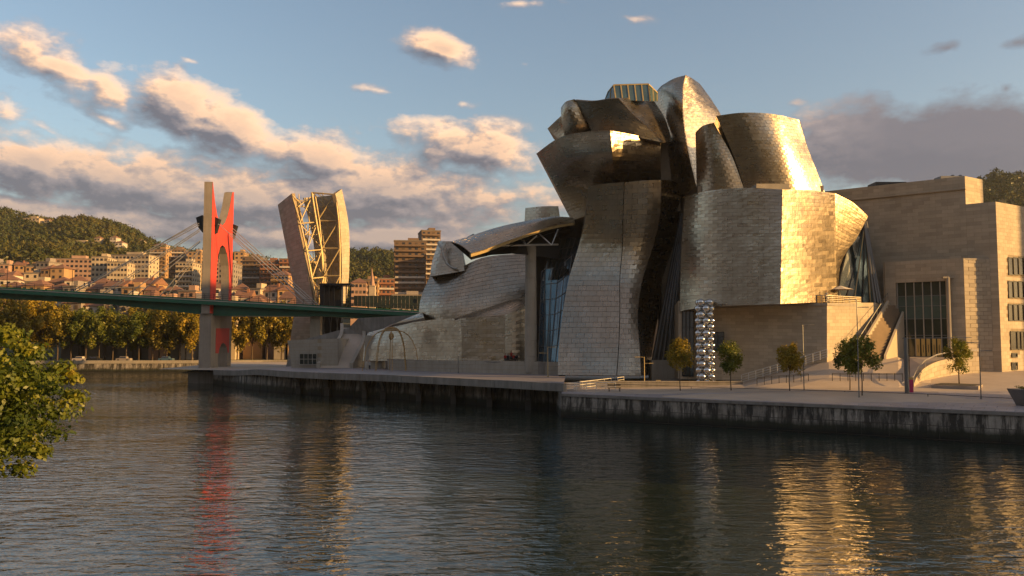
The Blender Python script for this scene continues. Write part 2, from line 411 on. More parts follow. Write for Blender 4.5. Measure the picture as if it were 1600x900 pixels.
def flush_panels(key,name,m,limit=300):
    lst=PANELS.pop(key,[]); order=sorted(range(len(lst)),key=lambda i:-lst[i][2]); top=set(order[:limit]); rest={}
    for i,(par,q,ar,r) in enumerate(lst):
        b=np.array(LOC[par])
        if i in top:
            c=q[:4].mean(0); link(name,mesh(name,q-c,PF,m,False,[r]*5),par,tuple(c-b))
        else: rest.setdefault(par,[]).append((q-b,r))
    for par,l in rest.items():
        vs=np.concatenate([x[0] for x in l]); fs=[tuple(k*8+i for i in f) for k in range(len(l)) for f in PF]; rn=[x[1] for x in l for _ in range(5)]
        o=link(name+'_field',mesh(name+'_field',vs,fs,m,False,rn),par); o['kind']='stuff'
def wall_sheet(parent,name,rows,m,key=None,w=1.3,h=.62,thick=.25,linu=False,linv=False,nu=28,nv=20,label=None,**kw):
    """one smooth skin: a solid sheet with cladding panels standing proud of it"""
    sh=rows if isinstance(rows,Sheet) else Sheet(rows,linu,linv)
    g=sh.grid(nu,nv); n=sh.nrm(*np.meshgrid(np.linspace(0,1,nu+1),np.linspace(0,1,nv+1)))
    b=np.array(LOC[parent]); k=(nu+1)*(nv+1)
    vs=np.concatenate([g.reshape(-1,3),(g-n*thick).reshape(-1,3)])-b
    fs=gridfaces(nu,nv)+gridfaces(nu,nv,True,k)
    for i in range(nu): fs.append((i,k+i,k+i+1,i+1)); t=nv*(nu+1)+i; fs.append((t,t+1,k+t+1,k+t))
    for j in range(nv): a=j*(nu+1); fs.append((a,a+nu+1,k+a+nu+1,k+a)); a+=nu; fs.append((a,k+a,k+a+nu+1,a+nu+1))
    o=link(name,mesh(name,vs,fs,m,False),parent)
    if label: o['label']=label
    o_sh[o]=sh
    if key: panels(sh,o,key,w,h,**kw)
    return o
o_sh={}
def close_back(parent,sheets,depth,m,name='back_wall',top=True,dirv=None,drop=.0):
    """back, sides and roof of a volume whose front is the given row of skins"""
    mb=MB(); S=[s if isinstance(s,Sheet) else o_sh[s] for s in sheets]; n=12
    tp=[];bt=[]
    for s in S:
        u=np.linspace(0,1,n+1); tp+=[Vector(x) for x in s.at(u,np.ones(n+1))]; bt+=[Vector(x) for x in s.at(u,np.zeros(n+1))]
    L=len(tp)
    dv=Vector(dirv).normalized()*depth if dirv else None
    def bk(p):
        d=dv if dv else Vector((p.x*.25/ max(1,abs(p.y))*depth,depth,0)); return p+d
    def line(pts):
        a=bk(pts[0]); c=bk(pts[-1]); return [a.lerp(c,i/(L-1)) for i in range(L)]
    tb=line(tp); bb=line(bt)
    for p in tp: p.z-=drop
    for p in tb: p.z-=drop
    for i in range(L-1):
        mb.add([tp[i],tp[i+1],tb[i+1],tb[i]],[(0,1,2,3)]) if top else None
        mb.add([bt[i],bt[i+1],bb[i+1],bb[i]],[(3,2,1,0)])
        mb.add([bb[i],bb[i+1],tb[i+1],tb[i]],[(3,2,1,0)])
    for s,u,idx in ((S[0],0,0),(S[-1],1,-1)):
        k=10; e=[Vector(x) for x in s.at(np.full(k+1,float(u)),np.linspace(0,1,k+1))]
        a=bb[idx]; b2=tb[idx]
        for i in range(k):
            mb.add([e[i],e[i+1],a.lerp(b2,(i+1)/k),a.lerp(b2,i/k)],[(0,1,2,3)])
    return mb.build(name,m,parent,world=True)
# ---------------------------------------------------------------- terrain, river, quays
HP=[(-1500,318),(-600,322),(0,334),(60,345),(100,352),(150,366),(230,382),(300,396),(420,404),(520,410),(560,411),(613,414),(700,424),(900,430),(1100,430),(1300,380),(1450,310),(1553,287),(1600,292),(1800,300),(3000,330)]
def terrain_z(px,Y):
    H=10+(528-np.interp(px,[a for a,b in HP],[b for a,b in HP]))*.8
    if Y<=270: return 3.0
    if Y<=1000: return 3+(H-3)*((Y-270)/730)**1.15
    return H*(1-.25*min(1,(Y-1000)/2500))
def tz(x,y): return terrain_z(800+F*x/y,y)
def build_terrain():
    pxs=list(range(-1500,3001,60)); Ys=[236,250,270,300,340,390,450,520,600,700,800,900,1000,1200,1600,2400,4000]
    vs=[];fs=[]
    for j,Y in enumerate(Ys):
        for px in pxs:
            z=terrain_z(px,Y)
            if Y>280: z+= (math.sin(px*.013+Y*.006)+math.sin(px*.031-Y*.01)*.6)*min(9,(Y-280)*.012)
            if Y==236: z=3.0
            vs.append(((px-800)/F*Y,Y,z))
    n=len(pxs)
    fs=[(j*n+i,j*n+i+1,(j+1)*n+i+1,(j+1)*n+i) for j in range(len(Ys)-1) for i in range(n-1)]
    o=link('hillside',mesh('hillside',vs,fs,'hill_ground',True)); o['kind']='structure'
build_terrain()
def flat(name,pts,m,z=None,kind='structure',parent=None):
    pts=[Vector(p) for p in pts]
    o=link(name,mesh(name,pts,[tuple(range(len(pts)))],m),parent)
    if o.data.polygons[0].normal.z<0: o.data.flip_normals()
    if kind: o['kind']=kind
    return o
# river surface, a bed below and the near bank behind the camera
flat('river',[(-420,-12,0),(330,-12,0),(330,60,0),(60,110,0),(-30,235,0),(-900,235,0)],'river_water')
nb=MB(); nb.prism([(-2500,-14,3),(2500,-14,3),(2500,-2500,3),(-2500,-2500,3)],(0,0,-4)); nb.prism([(-420,22.6,3),(-13.5,22.6,3),(-12.5,-14,3),(-420,-14,3)],(0,0,-4)); o=nb.build('near_bank','earth'); o['kind']='structure'
flat('river_bed',[(-3000,-2500,-4),(3000,-2500,-4),(3000,240,-4),(-3000,240,-4)],'earth')
# unseen hills north of the river, heights shaped to darken the titanium's reflections
vs=[];fs=[];na=40
for j,(rr,hh) in enumerate([(120,3),(240,44),(600,125),(1100,215),(2600,200)]):
    for i in range(na+1):
        a=R(95+170*i/na); k=1+.25*math.sin(i*.7)+.15*math.sin(i*1.9+j)
        if j==0:k=1
        # lower towards the low sun
        low=.18 if 95+170*i/na<165 else 1.0
        z=3+(hh-3)*k*low
        vs.append((math.sin(a)*rr,math.cos(a)*rr-20,z))
for j in range(4):
    for i in range(na): a=j*(na+1)+i; fs.append((a,a+1,a+na+2,a+na+1))
o=link('north_hills',mesh('north_hills',vs,fs,'hill_ground',True)); o['kind']='structure'
# unseen tower added beyond the right frame edge to shade the bridge pier
OC=empty('shade_tower',(236,93,3)); tag(OC,'tall plain block added out of view on the right bank to shade the bridge pier','tower')
g_=MB(); g_.box((0,0,40),(18,34,80)); g_.build('wall','limestone',OC)
for j_ in range(18):
    g_=MB(); g_.box((-9.05,0,4+j_*4.3),(.12,32,2.0)); g_.build('window_band','dark_glass',OC)
OB=empty('shade_block',(128,47,3)); tag(OB,'plain stone block added beyond the right edge of the view to shade the promenade','building')  # unseen block added to keep the front promenade in shade
g_=MB(); g_.box((0,0,12),(26,46,24)); g_.build('wall','limestone',OB)
g_=MB(); g_.box((0,0,24.4),(27,47,.8)); g_.build('roof','concrete',OB)
for j_ in range(6):
    for i_ in range(10):
        g_=MB(); g_.box((-13.02,-20+i_*4.4,2.4+j_*3.7),(.12,1.6,2.0)); g_.build('window','dark_glass',OB)
# ---- right promenade
pe=[(877,615,3.0),(1000,620.5,3.0),(1160,627,3.0),(1300,632.5,3.0),(1450,639,3.0),(1600,645,3.0),(1900,657,3.0)]
edge=[G(a,b,c) for a,b,c in pe]
def along(px,pts=edge):
    for a,b in zip(pts,pts[1:]):
        pa,pb=proj(a)[0],proj(b)[0]
        if pa<=px<=pb: t=(px-pa)/(pb-pa); return a.lerp(b,t)
    return pts[0] if px<proj(pts[0])[0] else pts[-1]
cols=[877,940,1000,1080,1160,1230,1292,1340,1400,1450,1500,1567,1620,1700,1850]
def at3(px,Y,z): d=ray(px,450); return Vector((d[0]/d[1]*Y,Y,z))
def gz(px,Y):
    """ground level of the museum side"""
    if px<1160: r=0
    elif px<1292: r=(px-1160)/132
    else: r=1
    hi=7.1 if px<1430 else 7.1+(5.1-7.1)*min(1,(px-1430)/20)
    z0=3.0+ .6*max(0,min(1,(Y-86)/18))*(0 if px<1000 else min(1,(px-1000)/200))
    t=max(0,min(1,(Y-104)/(13 if px<1430 else 14)))
    return z0+(hi-z0)*t*r if px>=1160 else z0
rows=[[at3(px,along(px).y,3.0) for px in cols]]
fr=[.25,.5,.75]
Yk=[104,108,112,116,120,124,140]
rows=[]
rows.append([along(px).copy() for px in cols])
for f in fr: rows.append([at3(px,along(px).y+(103-along(px).y)*f if along(px).y<100 else along(px).y+f*2,3.0) for px in cols])
for Y in Yk: rows.append([at3(px,max(Y,along(px).y+2.2+.5*(Y-104)/4),3.0) for px in cols])
for r in rows[1:]:
    for i,px in enumerate(cols): r[i].z=gz(px,r[i].y)
vs=[p for r in rows for p in r]; n=len(cols)
o=link('promenade_ground',mesh('promenade_ground',vs,gridfaces(n-1,len(rows)-1),'plaza_stone')); o['kind']='structure'
# paved front strip with its slabs
strip=Sheet([[along(px)+Vector((0,.02,.02)) for px in cols[:-1]],[at3(px,along(px).y+(97-along(px).y)*.5 if along(px).y<93 else along(px).y+2.5,3.02) for px in cols[:-1]],[at3(px,max(99,along(px).y+4.2),3.02+.55*max(0,min(1,(99-86)/18))*(0 if px<1000 else min(1,(px-1000)/200))) for px in cols[:-1]]],linu=True,linv=True)
g=strip.grid(60,8)
pv=link('paved_strip',mesh('paved_strip',g.reshape(-1,3),gridfaces(60,8),'paving_joint')); pv['kind']='structure'
panels(strip,pv,'paving',2.4,1.5,proud=.03,tilt=.006,gap=.05)
flush_panels('paving','paving_slab','paving',300)
# land under the museum and behind
flat('museum_ground',[at3(250,176,3.2),at3(405,166,3.2),at3(600,140,3.2),at3(877,112,2.95),at3(877,140,2.95),at3(2200,132,2.95),(700,236,2.95),(-82,236,2.95)],'plaza_stone')
# ---- quay wall, right (blocks are real)
QW=empty('quay_wall',edge[0]); QW['kind']='thing'; tag(QW,'stained river wall of big stone blocks below the paved promenade on the right','river wall')
low=[Vector((p.x,p.y-.25,-1.2)) for p in edge]
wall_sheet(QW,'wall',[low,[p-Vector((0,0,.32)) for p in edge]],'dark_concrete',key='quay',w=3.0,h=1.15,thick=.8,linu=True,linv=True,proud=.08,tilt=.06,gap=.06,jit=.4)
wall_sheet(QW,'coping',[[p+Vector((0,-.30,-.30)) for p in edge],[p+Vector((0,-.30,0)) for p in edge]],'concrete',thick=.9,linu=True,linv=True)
# return wall at the left end of it
e0=edge[0]; r1=at3(868,112,3.0)
wall_sheet(QW,'end_wall',[[Vector((r1.x,r1.y,-1.2)),Vector((e0.x,e0.y,-1.2))],[Vector((r1.x,r1.y,2.99)),Vector((e0.x,e0.y,2.99))]],'dark_concrete',key='quay',w=3,h=1.15,thick=.8,linu=True,linv=True,proud=.08,tilt=.06,gap=.06)
flush_panels('quay','stone_block','quay_stone',300)
# ---- left part : quay wall under an overhanging walkway
ql=[(337,600,174),(400,609,153),(480,616,141),(580,622,132),(690,630,122.5),(790,638,113.5),(880,645,107)]
qb=[at3(a,c+(3.2 if a>390 else 1),0) for a,b,c in ql]
QL=empty('quay_wall',qb[3]); QL['kind']='thing'; tag(QL,'shaded sheet pile river wall under the overhanging walkway','river wall')
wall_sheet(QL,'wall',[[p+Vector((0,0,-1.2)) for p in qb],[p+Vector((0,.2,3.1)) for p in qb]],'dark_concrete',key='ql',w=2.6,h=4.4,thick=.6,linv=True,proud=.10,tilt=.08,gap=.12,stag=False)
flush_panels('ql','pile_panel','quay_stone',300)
wk=[(337,579,168,3.2),(372,579,163,3.3),(405,578.5,152,3.95),(450,581.5,142,4),(520,583.5,134.5,4),(600,586,128.5,4),(690,590,120,4),(780,595,112,4),(880,602,104,4)]
we=[at3(a,c,z) for a,b,c,z in wk]
WK=empty('walkway',we[4]); WK['kind']='thing'; tag(WK,'curving concrete walkway jutting out over the river below the museum','walkway')
mb=MB(); back=[Vector((p.x*1.0+2,p.y+ (26 if i>1 else 8),3.99 if i>1 else p.z)) for i,p in enumerate(we)]
deck=Sheet([we,[a.lerp(b,.25) for a,b in zip(we,back)],back],linv=True)
g=deck.grid(60,6); link('deck',mesh('deck',[Vector(x)-LOC[WK] for x in g.reshape(-1,3)],gridfaces(60,6),'paving'),WK)
wall_sheet(WK,'edge_beam',[[p+Vector((0,-.05,-.95)) for p in we],[p+Vector((0,-.05,.12)) for p in we]],'concrete',key='edgeb',w=3.2,h=1.0,thick=.6,linv=True,proud=.05,tilt=.02,gap=.05,stag=False)
flush_panels('edgeb','edge_slab','concrete',300)
g=[[p+Vector((0,.3,-.9)) for p in we],[p+Vector((0,9,-.9)) for p in we]]
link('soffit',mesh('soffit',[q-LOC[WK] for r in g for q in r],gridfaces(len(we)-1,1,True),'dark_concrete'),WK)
for px in (455,500,560,590,645,700,760,820):
    s=Sheet([we,we],linv=True); 
    for k in np.linspace(0,1,200):
        q=s.at(np.array([k]),np.array([0.]))[0]
        if proj(q)[0]>=px: break
    mb=MB(); mb.prism([(q[0],q[1]+.5,3.05),(q[0],q[1]+4.8,3.05),(q[0],q[1]+4.8,.2),(q[0],q[1]+2.6,2.0)],(.5,0,0)); mb.build('bracket','concrete',WK,world=True)
    mb=MB(); mb.box((q[0]+.25,q[1]+3.8,.6),(.8,.8,4.9)); mb.build('pile','dark_concrete',WK,world=True)
# ---- far bank wall on the left
fb=[Vector(((px-800)/F*Y,Y,0)) for px,Y in ((-700,228),(-100,230),(110,231),(200,232),(318,234),(420,236),(520,236))]
FB=empty('quay_wall',fb[2]); FB['kind']='thing'; tag(FB,'grey river wall across the water below the row of autumn trees','river wall')
wall_sheet(FB,'wall',[[p+Vector((0,0,-1.2)) for p in fb],[p+Vector((0,.4,2.6)) for p in fb]],'dark_concrete',key='fb',w=3.5,h=1.3,thick=.6,linv=True,linu=True,proud=.06,tilt=.05,gap=.08)
flush_panels('fb','stone_block','quay_stone',300)
wall_sheet(FB,'parapet',[[p+Vector((0,.2,2.6)) for p in fb],[p+Vector((0,.2,3.5)) for p in fb]],'pale_concrete',thick=.5,linv=True,linu=True)
flat('far_promenade',[p+Vector((0,.6,3.02)) for p in fb]+[p+Vector((0,6,3.02)) for p in reversed(fb)],'concrete')
# ================================================================ museum
MU=empty('museum_building',P(1060,590,128)); tag(MU,'museum of curving titanium-clad walls, stone blocks and glass beside the river','museum')
T='titanium_joint'
def ti(rows,w=1.15,h=.5,label=None,**kw):
    kw.setdefault('proud',.05); kw.setdefault('tilt',.015); kw.setdefault('hang',.016); kw.setdefault('gap',.025)
    return wall_sheet(MU,'titanium_wall',rows,T,key='ti',w=w,h=h,label=label,**kw)
# A : tall waving front wall, in two halves with a seam
A1=ti([[(872,586,127),(915,586.5,125),(963,587,124.5)],[(873,545,128),(918,545,126.5),(966,545,126)],[(879,490,130),(922,490,129),(968,490,128.5)],[(889,435,132),(930,435,131.5),(968,435,131)],[(904,385,132.5),(940,385,132),(972,385,131.5)],[(916,335,131.6),(944,335,130.8),(973,335,130.3)],[(918,292,130),(945,287,129.3),(975,285,128.8)]],w=1.0,h=.8,tilt=.03,hang=.03,gap=.035,label='tall waving front wall of titanium, left half')
A2=ti([[(964,587,124.5),(982,587,124.6),(1001,587,125)],[(967,545,126),(982,545,126),(999,545,126.3)],[(969,490,128.5),(982,490,128.5),(996,490,129)],[(969,435,131),(986,435,131),(1004,435,131.5)],[(973,385,131.5),(996,385,131.4),(1020,385,132)],[(974,335,130.3),(1003,335,130.3),(1031,335,130.8)],[(976,285,128.8),(1005,282,128.8),(1033,281,129.3)]],w=1.0,h=.8,tilt=.03,hang=.03,gap=.035,label='tall waving front wall of titanium, right half')
A3=ti([[(1001,587,125),(1009,587,131),(1016,586,137)],[(999,545,126.3),(1009,545,132),(1018,545,138)],[(996,490,129),(1010,490,134),(1024,490,139)],[(1004,435,131.5),(1022,435,136),(1039,435,140)],[(1020,385,132),(1038,385,136),(1055,385,140)],[(1031,335,130.8),(1048,335,135),(1064,335,139)],[(1033,281,129.3),(1052,283,133),(1069,294,137)]],label='dark side of the tall waving wall')
close_back(MU,[A1,A2,A3],6,T,dirv=(.1,1,0))
# D : the big lower right gallery
D1=ti([[(1063,486,123),(1100,480.5,118.5),(1160,477,114),(1219,475,110)],[(1064,420,123.5),(1100,420,118.5),(1160,420,113.8),(1220,418,110)],[(1067,360,123.5),(1101,357,118),(1160,356,113.5),(1221,356,110)],[(1071,308,123),(1102,299,117.5),(1160,293.5,113),(1222,296,110)]],w=1.5,h=.46,tilt=.02,label='broad shaded curving gallery wall')
D2=ti([[(1219,475,110),(1262,473,114),(1307,471,119.5)],[(1220,418,110),(1262,418,114.1),(1306,415,119.8)],[(1221,356,110),(1262,356,114.1),(1305,355,119.6)],[(1222,296,110),(1262,297,114),(1304,302,119)]],w=1.7,h=.55,tilt=.032,jit=.3,label='sunlit gallery wall above the terrace')
D3=ti([[(1307,471,119.5),(1307.5,471,120),(1308,471,120.5)],[(1306,415,119.8),(1310,412,120.6),(1314,409,121.4)],[(1305,355,119.6),(1322,365,121.4),(1338,372,123.2)],[(1304,302,119),(1332,316,121.4),(1356,338,123.4)]],label='flaring end of the gallery wall')
close_back(MU,[D1,D2,D3],6,T,dirv=(.15,1,0))
# E/F : flared drum upper left
E1=ti([[(893,345,135.5),(922,335,134.5),(945,325,133.5),(962,310,133)],[(873,300,136),(905,292,134),(935,290,132),(960,288,131.4)],[(852,262,136),(888,250,130.5),(925,246,126.5),(957,246,124)],[(838,240,136),(874,215,129.5),(915,206,125.5),(953,204,122.5)]],label='shaded flaring drum wall on the left')
F1=ti([[(962,310,133),(998,310,135),(1034,310,137)],[(960,288,131.4),(996,288,133),(1033,288,135)],[(957,246,124),(994,248,127.5),(1032,254,131)],[(953,204,122.5),(992,211,126),(1032,221,129.5)]],w=1.6,h=.6,tilt=.06,label='sunlit flat panel of the flared drum')
close_back(MU,[E1,F1],9,T,dirv=(.15,1,0))
# G : leaf-like crown on the left
G1=ti([[(877,222,133),(883,220,132),(890,217,131.2)],[(866,211,134),(876,202,132.5),(884,197,131)],[(855.5,201,135),(867,190,132.8),(878,180,131)]],w=.8,h=.42,tilt=.012,label='small pointed leaf of the crown')
G2=ti([[(884,222,131),(904,216,130.5),(926,210,131)],[(880,200,130.5),(900,196,128.8),(921,195,129.5)],[(877,180,130.3),(889,170,128.2),(908,172,128.5)],[(877,168,130.5),(884,159,128.6),(897,155,128)]],w=.7,h=.4,tilt=.012,label='curling leaf of the crown')
G3=ti([[(926,212,129.5),(955,208,127),(992,214,126.5),(1032,222,127)],[(921,196,129),(948,190,126.5),(980,190,125.8),(1010,198,126.2)],[(912,180,128.5),(938,172,126),(965,170,125),(988,178,125.2)],[(899,156,128),(925,158,125.8),(950,154.5,124.6),(966,153.5,124.2)]],label='long shaded leaf of the crown')
G4=ti([[(1032,222,127),(1040,222,131),(1050,222,134)],[(1010,198,126.2),(1025,195,131),(1044,200,135)],[(988,178,125.2),(1010,172,131),(1036,180,136)],[(966,153.5,124.2),(994,153,131),(1020,156,136)]],label='blue-grey roof slope of the crown')
close_back(MU,[G1,G2,G3],7,T,dirv=(.2,1,0))
# I : the peak
I1=ti([[(1048,305,138),(1060,305,135),(1074,303,132),(1090,300,130)],[(1038,240,139),(1052,238,135),(1063,238,132),(1076,240,130)],[(1028,190,140),(1042,188,135.5),(1055,187,132.5),(1068,187,130.5)],[(1018,158,141),(1034,140,136.5),(1050,138,133.5),(1067,140,131.5)],[(1024,150,140.5),(1036,134,137),(1053,123,134),(1072,117.5,132)]],w=.9,h=.45,tilt=.02,label='shaded side of the tall peak')
I2=ti([[(1090,300,130),(1112,300,133.5),(1140,300,137)],[(1076,240,130),(1100,240,133),(1128,240,137)],[(1068,187,130.5),(1097,187,133.5),(1128,188,137.5)],[(1067,140,131.5),(1090,150,133.5),(1114,160,137)],[(1072,117.5,132),(1082,123,133.5),(1093,131,135.5)]],w=.9,h=.45,tilt=.025,label='sunlit side of the tall peak')
close_back(MU,[I1,I2],5,T,dirv=(.15,1,0))
# H : upper right drum
H1=ti([[(1089,302,125),(1112,300,122.5),(1138,298,121.5),(1163,297,121.5)],[(1088,250,125),(1106,247,122),(1124,245,121),(1143,243,121)],[(1087,207,124.8),(1096,198,122),(1105,194,121),(1115,192,120.5)]],w=.8,h=.42,tilt=.012,label='narrow shaded leaf before the upper drum')
H2=ti([[(1168,310,122),(1206,311,121),(1250,311,121.5),(1292,311,124.8)],[(1155,268,121.5),(1196,268,120.2),(1238,268,120.7),(1276,268,124)],[(1140,228,121),(1184,226,119.6),(1226,228,120),(1261,230,123.3)],[(1119,181,120.6),(1160,176,119.2),(1206,178,119.5),(1248,187,122.5)]],w=.85,h=.45,tilt=.022,label='golden upper drum leaning to the right')
H3=ti([[(1292,311,124.8),(1290,311,132)],[(1276,268,124),(1276,268,131)],[(1261,230,123.3),(1262,231,130)],[(1248,187,122.5),(1250,189,129)]])
close_back(MU,[H1],4,T,dirv=(.4,1,0)); close_back(MU,[H2],5,T,dirv=(.2,1,0))
# inner core that closes the gaps between the volumes
core=MB()
for x0,y0,x1,y1,Y,d in ((1032,300,1180,560,139,12),(905,215,1100,330,137,10),(1090,290,1290,420,124,14)):
    a=P(x0,y0,Y); b=P(x1,y1,Y); core.box(((a.x+b.x)/2,Y+d/2,(a.z+b.z)/2),(b.x-a.x,d,a.z-b.z))
core.build('core',T,MU,world=True)
# white plant box on the roof terrace
mb=MB(); a=P(1182,295,113.5); b=P(1233,287,113.5); mb.box(((a.x+b.x)/2,115,(a.z+b.z)/2-.5),(b.x-a.x,3,b.z-a.z+1)); mb.build('roof_cabin','pale_concrete',MU,world=True)
# skylight lantern
def facets(name,quads,m,bar,bm,parent=MU,n=5,r=.12,h=0,pane='glass_pane'):
    for q in quads:
        q=[P(*x) if not isinstance(x,Vector) else x for x in q[0]]+[q[1]]
        bl,br,tr,tl,nn=q
        for i in range(nn):
            u0,u1=i/nn,(i+1)/nn
            c=[bl.lerp(br,u0),bl.lerp(br,u1),tl.lerp(tr,u1),tl.lerp(tr,u0)]
            k=MB(); k.prism(c,(0,.08,0)); k.build(pane,m,parent,world=True)
            g=MB(); g.tube(c[0],c[3],r,n=4); g.build(bar,bm,parent,world=True)
        g=MB(); g.tube(br,tr,r,n=4); g.tube(tl,tr,r,n=4)
        for k in range(1,h+1): t=k/(h+1); g.tube(bl.lerp(tl,t),br.lerp(tr,t),r*.8,n=4)
        g.build('glazing_rail',bm,parent,world=True)
facets('sky',[([(945,157,131),(962,153,128),(959,133,128.5),(950,144,130.5)],2),([(962,156,128),(1016,158,128),(1013,131.5,128.5),(959,133,128.5)],5),([(1016,158,128),(1027,158,132),(1027,145,132),(1013,131.5,128.5)],2)],'green_glass','glazing_bar','gold_steel',r=.13)
mb=MB(); c=[P(950,144,130.5),P(959,133,128.5),P(1013,131.5,128.5),P(1027,145,132),P(1020,140,138),P(958,140,138)]; mb.prism(c,(0,0,.15)); mb.build('lantern_roof','green_glass',MU,world=True)
# dark glazing between tall wall and gallery, with leaning fins
def W3(a,b,t): return P(*a).lerp(P(*b),t)
facets('gl',[([(1019,563,134),(1072,563,131),(1078,322,131),(1066,322,137)],9)],'dark_glass','mullion','dark_steel',r=.16,h=3)
for k in range(8):
    t=k/7; a=P(1021+50*t,563,133.2-2.5*t); c=P(1046+28*t,430,135-4*t); b=P(1066+11*t,330,136-5*t); mb=MB(); mb.path([a,c,b],.11,4); mb.build('leaning_fin','grey_steel',MU,world=True)
mb=MB(); a=P(1019,590,131); b=P(1078,563,131); mb.box(((a.x+b.x)/2,133,(a.z+b.z)/2-.6),(b.x-a.x,3,b.z-a.z+1.2)); mb.build('plinth','pale_concrete',MU,world=True)
# glass at the right end of the gallery wall
def glassfan():
    L=[(1308,470,122.5),(1313,432,123),(1322,395,123.8),(1336,368,125),(1349,352,126)]
    Rr=[(1372,474,125),(1367,440,125.3),(1361,405,125.6),(1356,375,125.9),(1352,352,126.2)]
    n=5
    for j in range(4):
        for i in range(n):
            q=[W3(L[j],Rr[j],i/n),W3(L[j],Rr[j],(i+1)/n),W3(L[j+1],Rr[j+1],(i+1)/n),W3(L[j+1],Rr[j+1],i/n)]
            k=MB(); k.prism(q,(.05,.08,0)); k.build('glass_pane','dark_glass' if i<2 else 'green_glass',MU,world=True)
    for i in range(n+1):
        mb=MB(); mb.path([W3(L[j],Rr[j],i/n)-Vector((0,.1,0)) for j in range(5)] if i==0 else [W3(L[0],Rr[0],i/n)-Vector((0,.15,0)),W3(L[4],Rr[4],i/n)-Vector((0,.15,0))],.11,4); mb.build('mullion','gold_steel' if i in(2,4) else 'dark_steel',MU,world=True)
    for dx in (0,5,9):
        mb=MB(); mb.tube(P(1350+dx*.3,346,123.8),P(1367+dx,474,122.6),.22,n=6); mb.build('leaning_column','grey_steel',MU,world=True)
glassfan()
# stone base under the big gallery
S='limestone_joint'
def st(rows,w=1.4,h=.5,label=None,key='stone',parent=None,**kw):
    kw.setdefault('proud',.02); kw.setdefault('tilt',.006); kw.setdefault('gap',.022)
    return wall_sheet(parent or MU,'stone_wall',rows,S,key=key,w=w,h=h,label=label,linu=True,linv=True,**kw)
B1=st([[(1060,592,125.5),(1292,600,115.0)],[(1060,470,125.5),(1292,473,115.0)]],label='shaded stone base under the gallery')
mb=MB(); a=P(1066,486,124); b=P(1082,588,124)
facets('bw',[([(1066,588,124.8),(1084,589,122.9),(1084,486,122.9),(1066,486,124.8)],3),([(1112,548,121.4),(1131,548,120.2),(1131,519,120.2),(1112,519,121.4)],2)],'dark_glass','mullion','dark_steel',r=.09,h=3)
B2=st([[(1292,600,115.0),(1392,600,125)],[(1292,473,115.0),(1392,473,125)]],label='sunlit end of the stone base')
# terrace slab
def slab(name,pts,z0,z1,m,parent=MU):
    mb=MB(); mb.prism([(p.x,p.y,z0) for p in pts],(0,0,z1-z0)); return mb.build(name,m,parent,world=True)
tz0=P(1292,473,115).z
slab('terrace_slab',[P(1160,473,119.3),P(1292.5,473,114.8),P(1392,471,125.3),P(1395,471,127),P(1200,471,130)],tz0-.4,tz0-.02,'pale_concrete')
close_back(MU,[B1,B2],6,S,name='inner_wall',dirv=(.1,1,0),drop=.5)
# J : the stone office block
c0=Vector(((1562-800)/F*118,118,0)); dl=Vector((-1.28,1,0)); dr=Vector((6.2,4,0)).normalized()
z_top=P(1558,315,118).z; z_pent=P(1515,275,120.4).z; z_b=2.5
def L(t,off=0): return c0+dl*t+Vector((-.788,-.616,0)).normalized()*off
def UP(p,z): return Vector((p.x,p.y,z))
J1=st([[UP(L(17.5),z_b),UP(L(2.4),z_b)],[UP(L(17.5),z_top),UP(L(2.4),z_top)]],w=1.6,h=.55,label='great shaded stone front')
J2=st([[UP(L(2.4),z_b),UP(L(0),z_b)],[UP(L(2.4),z_top),UP(L(0),z_top)]],w=1.6,h=.55)
J3=st([[UP(L(17.5),z_top),UP(L(2.4),z_top)],[UP(L(17.5),z_pent),UP(L(2.4),z_pent)]],w=1.6,h=.55,label='upper storey of the stone front')
pr=L(2.4)+dr*5.2
J4=st([[UP(L(2.4),z_top),UP(pr,z_top)],[UP(L(2.4),z_pent),UP(pr,z_pent)]],w=1.6,h=.55,label='sunlit end of the upper storey')
rr=c0+dr*30
def inwin(u,v):
    x=u*30; z=z_b+v*(z_top-z_b)
    return any(x0-.3<x<x1+.3 and za-.2<z<zb+.2 for x0,x1,za,zb in WR)
WR=[]
def pz(px,py):  # hit on right face
    d=ray(px,py); # solve d*t on line c0+dr*s
    A=np.array([[d[0],-dr.x],[d[1],-dr.y]]); t,s=np.linalg.solve(A,[c0.x,c0.y]); return s,CAM.z+d[2]*t
for ya,yb in ((403,429),(440,465),(476,501)):
    for xa,xb in ((1575.5,1582.3),(1584,1590.3),(1592,1598.4)):
        s0,z0=pz(xa,yb); s1,z1=pz(xb,ya); WR.append((s0,s1,z0,z1))
    w=WR[-1][1]-WR[-1][0]; st0=WR[-1][0]-WR[-2][0]
    for k in (1.0,2,4,5,6,8,9,10): WR.append((WR[-1][0]+st0*(1.6 if k in(4,8) else 1.0),WR[-1][0]+st0*(1.6 if k in(4,8) else 1.0)+w,WR[-1][2],WR[-1][3]))
s0,z0=pz(1579,546); s1,z1=pz(1588,518); WR.append((s0,s1,z0,z1)); WR.append((s1+.15,s1+1.2,z0,z1)); WR.append((s1+1.3,s1+2.35,z0,z1)); WR.append((s1+2.45,s1+3.5,z0,z1))
s0,z0=pz(1580.5,558); s1,z1=pz(1588.5,552); WR.append((s0,s1,z0,z1)); s0,z0=pz(1580.5,578); s1,z1=pz(1588.5,566.5); WR.append((s0,s1,z0,z1))
J5=st([[UP(c0,z_b),UP(rr,z_b)],[UP(c0,z_top),UP(rr,z_top)]],w=1.2,h=.55,skip=inwin,label='sunlit stone side with rows of tall windows')
nrm=Vector((dr.y,-dr.x,0))
